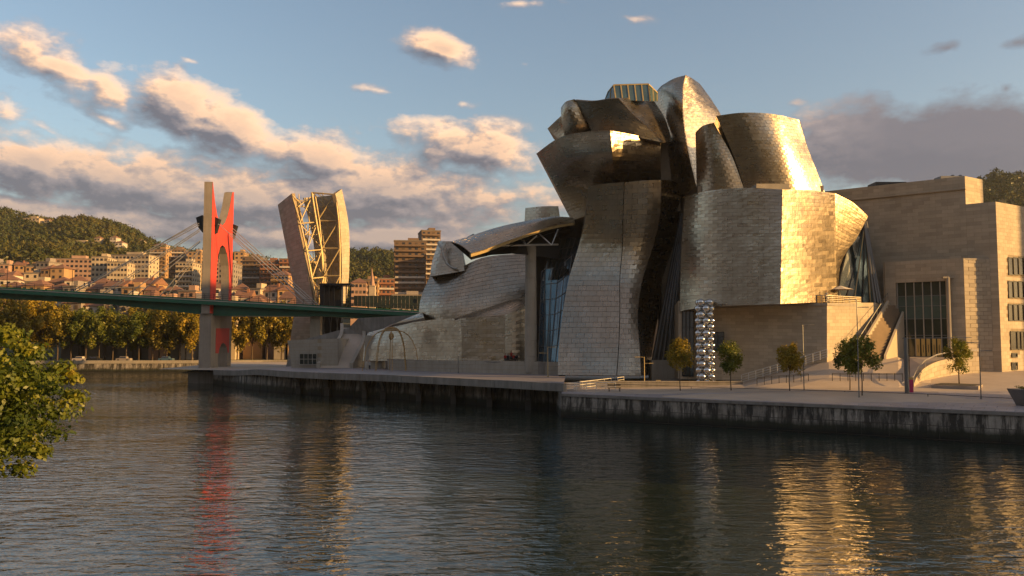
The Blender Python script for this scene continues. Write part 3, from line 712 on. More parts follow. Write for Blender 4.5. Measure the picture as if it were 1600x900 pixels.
for s0,s1,za,zb in WR:
    a=c0+dr*s0+nrm*.02; b=c0+dr*s1+nrm*.02; w=s1-s0
    mb=MB(); mb.prism([UP(a,za),UP(b,za),UP(b,zb),UP(a,zb)],nrm*-.05); wo=mb.build('window','house_glass',MU,world=True)
    mb=MB(); 
    for p,q in ((a,b),): 
        for z in (za,zb): mb.prism([UP(p,z-.07),UP(q,z-.07),UP(q,z+.07),UP(p,z+.07)],nrm*.12)
    for p in (a,b): mb.prism([UP(p-dr*.05,za),UP(p+dr*.05,za),UP(p+dr*.05,zb),UP(p-dr*.05,zb)],nrm*.12)
    fo=mb.build('frame','dark_steel',MU,world=True); fo.parent=wo; fo.location=(0,0,0)
bk=Vector((6,14,0))
slab('roof',[L(17.5)+Vector((0,.3,0)),L(2.4)+Vector((0,.3,0)),L(0)+Vector((.2,.3,0)),rr+Vector((-.1,.3,0)),rr+bk,L(17.5)+bk],z_top-.8,z_top-.05,'pale_concrete')
slab('upper_roof',[L(17.5)+Vector((0,.3,0)),L(2.4)+Vector((0,.3,0)),pr+Vector((0,.3,0)),pr+bk,L(17.5)+bk],z_pent-.5,z_pent-.05,'pale_concrete')
slab('inner_wall',[L(17.5)+Vector((.4,.6,0)),L(0)+Vector((.3,.6,0)),rr+Vector((0,.8,0)),rr+bk,L(17.5)+bk],z_b,z_top-.9,S)
slab('inner_wall',[L(17.5)+Vector((.4,.6,0)),L(2.4)+Vector((.3,.6,0)),pr+Vector((-.1,.6,0)),pr+bk,L(17.5)+bk],z_top-.9,z_pent-.6,S)
slab('parapet',[L(17.5,.35),L(2.3,.35),L(2.3,-.1),L(17.5,-.1)],z_pent-2.05,z_pent-1.9,'limestone')
mb=MB(); q=L(9.5); mb.box((q.x+2,q.y+3,z_pent+.35),(5,3,.9)); mb.box((q.x+15,q.y-3,z_pent+.2),(4,2,.6)) if 0 else None
mb.build('roof_unit','dark_steel',MU,world=True)
mb=MB(); q=L(3.8); mb.box((q.x+2,q.y+3,z_pent+.3),(4,2,.8)); mb.sphere((q.x+2.4,q.y+3,z_pent+.7),.4); mb.sphere((q.x+3.6,q.y+3,z_pent+.7),.4); mb.build('roof_unit','grey_steel',MU,world=True)
# K : entrance block standing proud of the front
OFF=2.6
def t_at(px,off):
    k=(px-800)/F; o=L(0,off); # (o.x-1.28t)=k(o.y+t)
    return (o.x-k*o.y)/(k+1.28)
ta,tb_=t_at(1382,OFF),t_at(1508,OFF); 
def zz(px,py,off): t=t_at(px,off); p=L(t,off); return 10+ (ray(px,py)[2]/ray(px,py)[1])*p.y
zk=zz(1508,403,OFF); pa,pb=L(ta,OFF),L(tb_,OFF)
wa,wb=t_at(1401,OFF),t_at(1482,OFF); zw1=zz(1440,440.5,OFF); zw0=zz(1440,557,OFF)
K1=st([[UP(pa,z_b),UP(L(wa,OFF),z_b)],[UP(pa,zk),UP(L(wa,OFF),zk)]],w=1.3,h=.6,label='left pier of the entrance block')
K2=st([[UP(L(wb,OFF),z_b),UP(pb,z_b)],[UP(L(wb,OFF),zk),UP(pb,zk)]],w=1.3,h=.6,label='right pier of the entrance block')
K3=st([[UP(L(wa,OFF),zw1),UP(L(wb,OFF),zw1)],[UP(L(wa,OFF),zk),UP(L(wb,OFF),zk)]],w=1.5,h=.6,label='stone lintel over the entrance window')
K4=st([[UP(L(wa,OFF),z_b),UP(L(wb,OFF),z_b)],[UP(L(wa,OFF),zw0-.05),UP(L(wb,OFF),zw0-.05)]],w=1.5,h=.6)
kr=[pb,pb.lerp(L(t_at(1545,.05),.05),.35)+Vector((.5,.25,0)),pb.lerp(L(t_at(1545,.05),.05),.7)+Vector((.35,.15,0)),L(t_at(1549,.05),.05)]
K5=wall_sheet(MU,'stone_wall',[[UP(p,z_b) for p in kr],[UP(p,zk-.15) for p in kr]],S,key='stone',w=1.2,h=.6,proud=.03,tilt=.006,gap=.045,label='curved return of the entrance block')
slab('block_roof',[pa,pb,kr[2],kr[3],L(ta,0)],zk-.3,zk-.03,'pale_concrete')
K6=st([[UP(L(ta,-.1),z_b),UP(pa,z_b)],[UP(L(ta,-.1),zk),UP(pa,zk)]],w=1.3,h=.6)
# entrance glazing : panes, mullions, transoms, doors
n=6; zs=[zw0,zz(1440,524,OFF),zz(1440,498,OFF),zz(1440,478,OFF),zz(1440,462,OFF),zw1]
for i in range(n):
    for j in range(5):
        a=L(wa+(wb-wa)*i/n,OFF-.5); b=L(wa+(wb-wa)*(i+1)/n,OFF-.5)
        k=MB(); k.prism([UP(a,zs[j]),UP(b,zs[j]),UP(b,zs[j+1]),UP(a,zs[j+1])],(.05,.05,0)); k.build('glass_pane','green_glass' if j in(2,3) else 'dark_glass',MU,world=True)
for i in range(n+1):
    a=L(wa+(wb-wa)*i/n,OFF-.42); mb=MB(); mb.box((a.x,a.y,(zw0+zw1)/2),(.14,.14,zw1-zw0),rz=-.66); mb.build('mullion','pale_steel',MU,world=True)
for j in (1,2,3,4):
    a=L(wa,OFF-.40); b=L(wb,OFF-.40); mb=MB(); mb.tube(UP(a,zs[j]),UP(b,zs[j]),.06,n=4); mb.build('transom','grey_steel',MU,world=True)
for px in (1433,1441,1449,1458,1466):
    t=t_at(px,OFF-.35); a=L(t,OFF-.35); mb=MB(); mb.box((a.x,a.y,zw0+1.35),(.5,.08,2.7),rz=-.66); d_=mb.build('door','brass',MU,world=True)
    mb=MB(); mb.box((a.x-.07,a.y-.09,zw0+1.2),(.05,.05,1.2)); h_=mb.build('handle','dark_steel',MU,world=True); h_.parent=d_; h_.location=(0,0,0)
t=t_at(1483,OFF+.5); a=L(t,OFF+.6); mb=MB(); mb.tube(UP(a,zw0),UP(a,zz(1483,434,OFF)),.32,n=12); mb.box((a.x,a.y,zz(1483,434,OFF)),(1.6,.5,.25)); mb.build('entrance_column','pale_concrete',MU,world=True,smooth=False)
# ---- L : long gallery to the left
M1=ti([[(655,520,151),(700,512,146.5),(760,505,144),(830,500,142),(905,500,140)],[(657,470,151.5),(700,468,147),(760,460,144.8),(830,450,143),(905,450,141.5)],[(674,428,154),(712,421,150.5),(757,402,148),(820,396.5,146.5),(905,396,146)]],w=1.4,h=.62,tilt=.035,hang=.035,gap=.03,label='long curving gallery wall under the canopy')
M2=ti([[(722,563,141.5),(755,564,139.6),(789,565,138.4)],[(722,530,141.7),(755,530,139.8),(789,530,138.6)],[(720,497,142),(754,495,140),(789,492,138.8)]],w=1.3,h=.6,tilt=.03,label='copper-coloured low wall')
M3=ti([[(789,565,138.4),(806,565,138.4),(824,565,138.8)],[(789,530,138.6),(806,528,138.6),(824,528,139)],[(789,492,138.8),(806,485,138.8),(824,477,139.2)]],label='low wall beside the round column')
M4=ti([[(567,564,158),(620,564,152.5),(680,564,145.6),(722,563,141.5)],[(570,538,158.3),(620,535,152.8),(680,530,145.9),(722,530,141.7)],[(575,520,158.8),(622,508,153.3),(672,500,146.8),(720,497,142)]],w=1.3,h=.6,tilt=.03,hang=.03,label='dark low wall behind the tall sculpture')
M5=ti([[(710,498,142.6),(750,496,140.2),(789,492.5,138.8),(824,477,139.2)],[(740,488,144),(768,480,143),(800,470,142.5),(824,466,144)],[(760,482,148),(780,474,148),(808,465,148),(826,460,148)]],w=1.2,h=.6,label='blue-grey lean-to roof')
M6=ti([[(600,513,156),(632,507,152),(664,500,148)],[(628,501,152),(645,498,150),(662,494,148)],[(655,490,153),(657,489,152),(660,488,151)]],w=1.2,h=.6,label='pale slanting roof wedge')
close_back(MU,[M1],10,T,dirv=(.1,1,0)); close_back(MU,[M4,M2,M3],5,T,dirv=(.1,1,0),drop=.2)
# blue curl at the far end of the gallery with a white tube
M7=ti([[(672,432,151),(685,430,150),(705,427,149),(726,423,148.5)],[(676,408,152),(687,404,150.5),(706,402,149.5),(723,400,149)],[(686,376,153),(692,377,151.5),(704,377,150.5),(717,378,150)]],w=1.1,h=.6,label='blue-grey curl at the end of the gallery')
close_back(MU,[M7],3,T,dirv=(.1,1,0))
mb=MB(); mb.path([P(684,379,149.5),P(690,388,149),P(693,400,148.8),P(698,412,148.6),P(706,418,148.4),P(714,420,148)],.22,8); mb.path([P(696,380,149.3),P(691,389,149)],.2,8); mb.build('white_tube','pale_steel',MU,world=True)
# podium wall before it
PW=[[(606,578.5,151.5),(680,581.5,143.5),(770,584,136.5),(872,586,131)],[(606,563,151.5),(680,563,143.5),(770,563.5,137),(872,566,131)]]
wall_sheet(MU,'podium_wall',PW,'limestone_joint',key='pod',w=2.6,h=.8,proud=.03,tilt=.006,gap=.05,linv=True,thick=.5)
flush_panels('pod','wall_slab','pale_concrete',200)
slab('podium',[P(606,563,151.8),P(680,563,143.8),P(770,563,136.8),P(872,563,131.5),P(905,563,140),P(600,563,162)],P(680,563.3,142).z-.25,P(680,563.3,142).z-.03,'concrete')
# O2 small titanium volume behind canopy
M9=ti([[(818,385,150),(845,385,147),(875,385,146)],[(820,350,150),(846,349,147),(875,348,146)],[(821,325,150),(846,322.5,147),(872,322,146)]],w=1.2,h=.6,label='small curved box above the canopy')
close_back(MU,[M9],5,T,dirv=(0,1,0))
# canopy
def canopy():
    tp=[(705,378,127),(735,369,129),(775,356,131),(820,346,133),(862,339,134.5),(893,340,135)]
    fr=[(736,396,121),(760,389,123),(792,377,126),(830,364,129),(866,353,131.5),(898,348,133.5)]
    un=[(738,403,122),(762,400,124.5),(795,398,127),(832,399,130),(866,402,132.5),(898,404,134.5)]
    ub=[(707,380,128),(738,379,130.5),(776,378,133),(820,378,136),(862,378,138),(893,378,139)]
    s=Sheet([[Vector(P(*a)) for a in fr],[P(*a).lerp(P(*b),.5)+Vector((0,0,.35)) for a,b in zip(fr,tp)],[P(*a) for a in tp]])
    CN=ti(s,w=1.3,h=.6,tilt=.006,hang=.004,label='curved top of the projecting canopy',thick=.1)
    f=Sheet([[P(*a)-Vector((0,-.3,.5-.03*i)) for i,a in enumerate(fr)],[P(*a) for a in fr]],linv=True)
    wall_sheet(MU,'canopy_edge',f,'gold_steel',thick=.3)
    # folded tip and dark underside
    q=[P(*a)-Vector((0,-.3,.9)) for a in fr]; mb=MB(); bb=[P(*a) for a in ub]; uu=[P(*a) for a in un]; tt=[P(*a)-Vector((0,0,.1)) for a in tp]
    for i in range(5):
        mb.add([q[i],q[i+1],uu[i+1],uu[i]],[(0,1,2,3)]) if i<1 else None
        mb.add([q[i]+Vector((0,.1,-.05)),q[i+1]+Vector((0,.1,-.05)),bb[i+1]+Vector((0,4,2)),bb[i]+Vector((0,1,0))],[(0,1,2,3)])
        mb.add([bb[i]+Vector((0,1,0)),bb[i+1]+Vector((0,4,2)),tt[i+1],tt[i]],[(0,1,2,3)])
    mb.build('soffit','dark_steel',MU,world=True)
    lo=[(706,380,127.5),(722,392,125.5),(738,403.5,124.5),(768,398.5,128),(800,396.5,131),(835,399,134),(873,405,137)]
    hi=[(706,378,128),(724,386,127),(742,394,127),(770,384.5,130),(800,375,133),(835,365,135.5),(874,355,138)]
    mb=MB()
    for i in range(6): mb.prism([P(*lo[i]),P(*lo[i+1]),P(*hi[i+1]),P(*hi[i])],(0,1.0,.1))
    mb.build('lower_hull','dark_steel',MU,world=True)
    mb=MB(); a=P(862,350,141); b=P(925,445,141); mb.box(((a.x+b.x)/2,142.5,(a.z+b.z)/2),(b.x-a.x,2,a.z-b.z)); mb.build('core','dark_steel',MU,world=True)
    g=MB(); a=P(768,384,126); b=P(872,382,133); g.tube(a,b,.17,n=6)
    for k,x in enumerate((795,812,822,833,850,866)):
        z=np.interp(x,[760,792,830,866,898],[390,378,365,354,349])+4
        g.tube(P(x+(6 if k%2 else -10),z,126.5+(x-768)/16),P([800,822,822,822,862,862][k],383,126+(x-768)/16),.12,n=5)
    g.build('truss','pale_steel',MU,world=True)
canopy()
mb=MB(); c=P(829.5,563,134); top=P(829.5,385,134)
for j in range(8):
    z0=c.z-2+(top.z-c.z+2)*j/8; z1=c.z-2+(top.z-c.z+2)*(j+1)/8; mb.tube((c.x,c.y,z0),(c.x,c.y,z1-.03),1.05-.02*j,1.05-.02*j,20)
mb.build('round_column','pale_concrete',MU,world=True,smooth=False)
# glass atrium front between column and tall wall : tilted bluish bays
facets('at',[([(841,566,139),(848,566,137),(852,420,138),(846,425,140)],1),([(848,566,137),(860,566,136),(873,418,137.5),(852,420,138)],2),([(860,566,136),(876,566,134),(893,400,136),(873,418,137.5)],2)],'blue_glass','mullion','grey_steel',r=.10,h=5)
facets('at2',[([(846,440,138.6),(868,436,137),(885,372,137.5),(858,378,138.6)],4),([(868,436,137),(892,425,135.5),(915,370,136.5),(885,372,137.5)],4)],'dark_glass','mullion','dark_steel',r=.12,h=3)
mb=MB(); a=P(828,380,141); b=P(925,566,141); mb.box(((a.x+b.x)/2,143,(a.z+b.z)/2),(b.x-a.x,4,a.z-b.z)); mb.build('core','dark_steel',MU,world=True)
mb=MB(); a=P(841,590,132); b=P(874,566,132); mb.box(((a.x+b.x)/2,133.5,(a.z+b.z)/2),(b.x-a.x,3,abs(a.z-b.z))); mb.build('plinth','concrete',MU,world=True)
flush_panels('ti','titanium_panel','titanium',300); flush_panels('stone','stone_slab','limestone',300)
# sculpted dark stair-shaped screen in the glazing
# ================================================================ bridge
DXv=(Vector((-20,0,0)))
def dk(px):   # a point on the deck's near top edge
    Y=178+ (px+300)*.0035*2; return P(px,449+.0566*px,Y)
BR=empty('road_bridge',dk(320)); tag(BR,'long green girder road bridge crossing the river and running in beside the museum','bridge')
def deckbox(name,y0,y1,dz0,dz1,m,xs=(-700,-300,0,160,320,480,660,760),haunch=False):
    rows=[]
    for px in xs:
        q=dk(px); h=dz0-(1.3*max(0,1-abs(px-330)/170) if haunch else 0)
        rows.append([(q.x,q.y+y0,q.z+h),(q.x,q.y+y1,q.z+h),(q.x,q.y+y1,q.z+dz1),(q.x,q.y+y0,q.z+dz1)])
    mb=MB(); mb.add([p for r in rows for p in r],[]); n=len(rows)
    fs=[(0,1,2,3),(4*n-1,4*n-2,4*n-3,4*n-4)]
    for i in range(n-1):
        a=i*4
        for k in range(4): fs.append((a+k,a+4+k,a+4+(k+1)%4,a+(k+1)%4))
    mb.f=fs; mb.r=[.5]*len(fs); return mb.build(name,m,BR,world=True)
fx=tuple(range(-700,761,20))
deckbox('edge_girder',-.3,.1,-1.25,-.05,'green_steel'); deckbox('edge_strip',-.36,-.30,-.45,-.25,'pale_steel')
deckbox('deck',.1,12,-1.0,-.1,'asphalt'); deckbox('box_girder',2.2,9.5,-2.4,-1.0,'green_steel',xs=fx,haunch=True)
deckbox('far_girder',12,12.4,-1.2,.4,'green_steel')
def rail_run(fn,xs,h,name,parent,m,r=.045,bars=(1.0,.5),posts=True,step=1):
    for k,b in enumerate(bars):
        g=MB()
        for a,c in zip(xs,xs[1:]): g.tube(fn(a)+Vector((0,0,h*b)),fn(c)+Vector((0,0,h*b)),r,n=4)
        g.build(name,m,parent,world=True)
    if posts:
        me=None; pm=MB(); pm.tube((0,0,0),(0,0,h),r,n=4); me=mesh('post',pm.v,pm.f,m,False,pm.r)
        for a in xs[::step]: link('post',me,parent,tuple(fn(a)-LOC[parent]))
rail_run(lambda p:dk(p)+Vector((0,-.1,-.05)),[x for x in range(-100,700,14)],1.25,'handrail',BR,'dark_steel',.05,(1,.66,.33))
for k,px in enumerate((8,110,205,268,420,575)):
    q=dk(px)+Vector((0,.6,0)); t=empty('street_lamp',q); tag(t,'slim lamp post on the bridge deck, '+['first','second','third','fourth','fifth','sixth'][k]+' from the left end','lamp post','lamp posts on the bridge')
    g=MB(); g.tube((0,0,-.1),(0,0,5),.08,.05,6); g.build('pole','dark_steel',t); g=MB(); g.tube((0,0,5),(1.0,0,5.1),.04,n=4); a_=g.build('arm','dark_steel',t); g=MB(); g.box((1.1,0,5.1),(.6,.2,.1)); g.build('lamp_head','dark_steel',a_)
q=dk(648)+Vector((0,.6,0)); t=empty('road_sign',q); tag(t,'small square sign on a post at the museum end of the bridge','sign'); t['kind']='thing'
g=MB(); g.tube((0,0,-.1),(0,0,2.6),.05,n=6); g.build('post','dark_steel',t); g=MB(); g.box((0,-.07,2.3),(.9,.05,.9)); p_=g.build('panel','dark_green',t)
# pylon
def fr_pt(px,py,off=0):
    lo,hi=178.0,200.0
    for _ in range(40):
        m=(lo+hi)/2; X=-69.3+.082*(m-181)+off; 
        if proj((X,m,20))[0]<px: lo=m
        else: hi=m
    Y=(lo+hi)/2; p=P(px,py,Y); return Vector((-69.3+.082*(Y-181)+off,Y,p.z))
out=[(328,490),(328,284),(330,300),(332.5,318),(336,336),(340.5,349),(344.5,352.5),(349,348),(353,336),(356,322),(358,308),(359,301),(361.5,300),(361.5,490),(357,490),(357,440),(356,415),(353,397),(349,386),(345,383),(341.5,387),(339,398),(337.5,415),(336.8,440),(336.5,490)]
pts=[fr_pt(*q) for q in out]
mb=MB(); mb.prism(pts,(-1.85,-.1,0)); mb.build('tower_frame','tower_concrete',BR,world=True)
mb=MB(); mb.prism([p+Vector((.08,.01,0)) for p in pts],(-.06,0,0)); mb.build('red_facing','red_paint',BR,world=True)
out=[(331,585),(331,489),(363,489),(363,585),(357,585),(357,552),(355.8,543.5),(353,538),(350,536),(347,538),(344.6,543.5),(343,552),(343,585)]
pts=[fr_pt(*q) for q in out]; mb=MB(); mb.prism(pts,(-2.6,-.2,0)); mb.build('pier','tower_concrete',BR,world=True)
out=[(338.5,552),(338.5,513),(359,513),(359,551),(357.3,551),(356,543),(353,537.5),(350,535.5),(347,537.5),(344.5,543),(343,552)]
mb=MB(); mb.prism([fr_pt(*q)+Vector((.1,0,0)) for q in out],(-.08,0,0)); mb.build('red_facing','red_paint',BR,world=True)
a=G(293,599,0); mb=MB(); mb.prism([(a.x,177.5,-1.5),(a.x+6.0,177.5,-1.5),(a.x+6.0,195,-1.5),(a.x-1,195,-1.5)],(0,0,4.0)); mb.build('pier_footing','concrete',BR,world=True)
for (x0,x1,Y) in ((307,315.5,181),(330,342,183),(357,368,192)):
    mb=MB(); yc=[338,338,366,356]; 
    
    if Y==183: q=[P(330,336,184.3),P(342,342,184.3),P(335,367,184.3),P(331,366,184.3)]
    elif Y==181: q=[P(306,340,184.5),P(316,336,184.5),P(316,363,184.5),P(310,356,184.5)]
    else: q=[P(360.5,349,194),P(369,352,194),P(363,372,194),P(360.5,371,194)]
    mb.prism(q,(0,1.6,0)); mb.build('cable_anchor','dark_steel',BR,world=True)
def cable(a,b,Y0,Yb,r=.10):
    g=MB(); g.tube(P(a[0],a[1],Y0),P(b[0],b[1],Yb),r,n=5); g.build('cable','pale_steel',BR,world=True)
for a,b in (((311,349),(112,455)),((311,352),(118,456)),((312,358),(160,458)),((312,361),(166,458)),((313,376),(200,460)),((313,388),(250,463))):
    cable(a,b,182,181)
for a,b in (((313,345),(120,455)),((313,378),(215,461)),((313,392),(260,463))): cable(a,b,192,190)
for a,b in (((364,357),(497,476)),((362,360),(492,476)),((361,364),(484,475)),((359,368),(476,475)),((341,350),(487,475))): cable(a,b,191 if a[0]>350 else 184,190 if a[0]>350 else 184)
# ================================================================ leaning tower beside the bridge
TW=empty('sculptural_tower',P(490,520,204)); tag(TW,'leaning open tower of stone slabs and yellow steel lattice beyond the bridge','tower')
def sheetobj(rows,m,key=None,name='slab',thick=.9,**kw):
    return wall_sheet(TW,name,rows,m,key=key,thick=thick,**kw)
sheetobj([[(446,580,203),(480,580,199)],[(463,470,203),(489,470,198)],[(434,320,205),(456,302,200)]],'limestone_joint','tw',name='stone_slab_wall',linv=True,w=1.6,h=.8,proud=.03,tilt=.01,gap=.05,label='broad leaning slab on the left')
sheetobj([[(530,474,203),(536,474,205),(541,474,207)],[(534,430,203),(540,430,205),(545,430,207)],[(533,380,202),(540,378,205),(546,378,207)],[(530,335,201),(537,334,204),(543,340,206.5)],[(524,303,200),(529,299,203),(534,295.5,206)]],'limestone_joint','tw',name='stone_slab_wall',w=1.4,h=.8,proud=.03,tilt=.01,gap=.05,label='curved slab on the right edge')
sheetobj([[(497,474,209),(515,474,210),(532,474,209)],[(491,380,208),(512,380,209.5),(532,378,208)],[(475,309,206),(500,307,208),(526,304,206)]],'limestone_joint','tw',name='stone_slab_wall',w=1.6,h=.8,proud=.03,tilt=.01,gap=.05,label='dark back slab behind the lattice')
mb=MB()
def T3(px,py,Y): return P(px,py,Y)
def beam(pts,r=.22):
    g=MB(); g.path([T3(*p) for p in pts],r,6); g.build('beam','gold_steel',TW,world=True)
for ya in (0,):
    beam([(487,301,201),(494,345,201),(502,388,201.5),(505,431,202),(508,474,202)],.3)
    beam([(492,304,201.5),(499,345,201.5),(503,388,202),(507,431,202),(512,478,202)],.22)
    beam([(524,304,200.5),(529,345,201),(531,388,201.5),(531,431,202),(529,474,202)],.25)
    beam([(457,308,200),(470,352,199),(480,395,198.6),(488,440,198.4),(494,478,198)],.25)
    beam([(464,310,203),(474,352,202.5),(481,395,202),(489,440,202),(495,478,202)],.2)
    beam([(479,312,203),(484,352,203),(478,395,203),(478,440,203)],.18)
    beam([(487,301,201),(524,304,200.5)],.2); beam([(457,312,200),(487,316,202)],.16); beam([(457,318,200),(470,316,205),(487,320,206)],.14)
ys=[301,345,388,431,474]
for i in range(4):
    a=np.interp(ys[i],ys,[489,496,503,506,510]); b=np.interp(ys[i+1],ys,[489,496,503,506,510]); c=np.interp(ys[i],ys,[524,529,531,531,529]); d=np.interp(ys[i+1],ys,[524,529,531,531,529])
    beam([(b,ys[i+1],201.8),(d,ys[i+1],201.5)],.2)
    beam([(b,ys[i+1],201.6),(c,ys[i],201.2)],.2); beam([(a,ys[i],204.5),(d,ys[i+1],204.5)],.14)
    # left bay
    e=np.interp(ys[i],ys,[457,468,479,487,493]); f=np.interp(ys[i+1],ys,[457,468,479,487,493])
    beam([(f,ys[i+1]+4,198.8),(b,ys[i+1]+2,201.6)],.17); beam([(f,ys[i+1]+4,198.8),(a,ys[i]+2,201.6)],.16); beam([(e,ys[i]+4,199.5),(b,ys[i+1],204)],.12)
    beam([(e+6,ys[i]+10,204),(f+3,ys[i+1]+3,204)],.12); beam([(e+10,ys[i]+2,203),(e+12,ys[i+1],203)],.12)
for i in range(4):
    ym=(ys[i]+ys[i+1])/2; m0=np.interp(ym,ys,[489,496,503,506,510]); m1=np.interp(ym,ys,[524,529,531,531,529]); e0=np.interp(ym,ys,[457,468,479,487,493])
    beam([(m0,ym,205),(m1,ym,205)],.13); beam([(e0+2,ym,200.5),(m0,ym,203)],.13); beam([(m0+2,ys[i],205),(m1-2,ym,205)],.11); beam([(m0+12,ys[i],205.5),(m0+13,ys[i+1],205.5)],.14); beam([(e0+3,ym,200),(m0-2,ys[i]+3,203.5)],.12)
flush_panels('tw','stone_slab','limestone',300)
mb=MB(); q=P(527,444,196); mb.box((q.x,q.y,q.z-.2),(7.5,6,.45)); mb.build('shelter_roof','dark_steel',TW,world=True)
for px in (506,514,522,533,541,548):
    a=P(px,446,194); mb=MB(); mb.tube(a,a-Vector((0,0,8)),.16,n=5); mb.build('shelter_post','dark_steel',TW,world=True)
a=P(499,446,198); b=P(532,530,198); mb=MB(); mb.box(((a.x+b.x)/2,199.5,(a.z+b.z)/2),(b.x-a.x,2,a.z-b.z)); mb.build('dark_core','dark_steel',TW,world=True)
for k,px in enumerate((503,508,513,519,524,529)):
    a=P(px,486,196.5); b=P(px+(-4 if k%2 else 5),528,196.5); mb=MB(); mb.tube(a,b,.14,n=4); mb.build('beam','grey_steel',TW,world=True)
# pier under the landing, stair block, ramp
PR=empty('bridge_pier',P(492,530,190)); tag(PR,'pale square bridge pier rising behind the small stone block with a grid window','pier')
a=P(485,486,188); b=P(500,533,188); mb=MB(); mb.box(((a.x+b.x)/2,189,(a.z+b.z)/2-1),(b.x-a.x,2.2,a.z-b.z+2)); mb.build('shaft','pale_concrete',PR,world=True)
mb=MB(); mb.box(((a.x+b.x)/2,189,a.z+.2),(b.x-a.x+1,2.8,.7)); mb.build('cap','concrete',PR,world=True)
SB=empty('stone_block_house',P(490,573,160)); tag(SB,'low pale stone block with a small dark grid window at the foot of the ramp','building')
s=Sheet([[(456,575,161),(500,575,160),(528,575,160)],[(449,532,161),(500,530,160),(528,529,160)]],linu=True,linv=True)
wall_sheet(SB,'wall',s,'limestone_joint',key='sb',w=1.6,h=.7,thick=.3,proud=.03,tilt=.008,gap=.04)
close_back(SB,[s],12,'pale_concrete',dirv=(0,1,0),drop=.02)
flush_panels('sb','stone_slab','pale_concrete',200)
for i in range(4):
    for j in range(2):
        x0=468.5+i*6.7; y0=553+j*8.3; k=MB(); k.prism([P(x0,y0+7.6,159.7),P(x0+6,y0+7.6,159.7),P(x0+6,y0,159.7),P(x0,y0,159.7)],(0,.12,0)); k.build('window','dark_glass',SB,world=True)
for px in np.arange(468,496,6.7):
    g=MB(); g.tube(P(px,570,159.6),P(px,552.5,159.6),.06,n=4); g.build('window_bar','pale_steel',SB,world=True)
for py in (552.7,561.2,569.8):
    g=MB(); g.tube(P(468,py,159.6),P(495,py,159.6),.06,n=4); g.build('window_bar','pale_steel',SB,world=True)
RA=empty('ramp',P(522,575,160)); tag(RA,'curving brown ramp between pale parapets climbing from the river walk to the tower','ramp')
Lp=[(497,575,159.3),(515,553,164),(529,536,169),(534,524,173),(534,512,178)]; Rp=[(549,575,159.3),(561,552,164),(568,535,169),(568,522,173),(562,512,178)]
mb=MB(); s=Sheet([[a,b] for a,b in zip(Lp,Rp)]); g=s.grid(8,30); link('ramp_surface',mesh('ramp_surface',[Vector(x)-LOC[RA] for x in g.reshape(-1,3)],gridfaces(8,30),'plaza_stone'),RA)
for e in (Lp,Rp):
    s=Sheet([[P(*q)+Vector((-.35,0,-6)) for q in e],[P(*q)+Vector((-.35,0,1.0)) for q in e]],linv=True); g1=s.grid(30,1)
    s2=Sheet([[P(*q)+Vector((.35,0,-6)) for q in e],[P(*q)+Vector((.35,0,1.0)) for q in e]],linv=True); g2=s2.grid(30,1); n=31
    vs=[Vector(x)-LOC[RA] for x in np.concatenate([g1.reshape(-1,3),g2.reshape(-1,3)])]
    fs=gridfaces(30,1)+gridfaces(30,1,True,62)+[(31+i,32+i,62+32+i,62+31+i) for i in range(30)]+[(0,31,93,62)]
    link('parapet',mesh('parapet',vs,fs,'pale_concrete'),RA)
GB=empty('stone_block_house',P(582,575,156)); tag(GB,'narrow grey stone kiosk block between the ramp and the tall arched sculpture','building')
mb=MB(); a=P(570,524,157); b=P(597,580,157); mb.box(((a.x+b.x)/2,159,(a.z+b.z)/2),(b.x-a.x,4,a.z-b.z)); mb.build('wall','pale_concrete',GB,world=True)
mb=MB(); a=P(576,545,156.8); b=P(580,556,156.8); mb.box(((a.x+b.x)/2,156.9,(a.z+b.z)/2),(b.x-a.x,.2,a.z-b.z)); mb.build('painted_lit_slot','limestone',GB,world=True)  # light in the slot is put in as a paler stone colour
RF=empty('retaining_wall',P(600,515,186)); tag(RF,'beige retaining wall in the shade under the far end of the bridge','wall')
mb=MB(); mb.prism([P(436,590,176),P(655,590,168),P(655,492,168),P(560,497,172),P(545,512,174),P(470,532,176)],(2,6,0)); mb.build('wall','concrete',RF,world=True)
VF=empty('screen_fence',P(605,475,200)); tag(VF,'dark screen fence above the bridge end beside the museum','fence')
for k in range(18):
    x0=553+k*6.2; y0=462+ (0 if k>0 else 1); mb=MB(); mb.prism([P(x0,478+.057*(x0-553),197),P(x0+5.8,478+.057*(x0-553),197),P(x0+5.8,462,197),P(x0,462,197)],(0,.15,0)); mb.build('fence_panel','dark_green',VF,world=True)
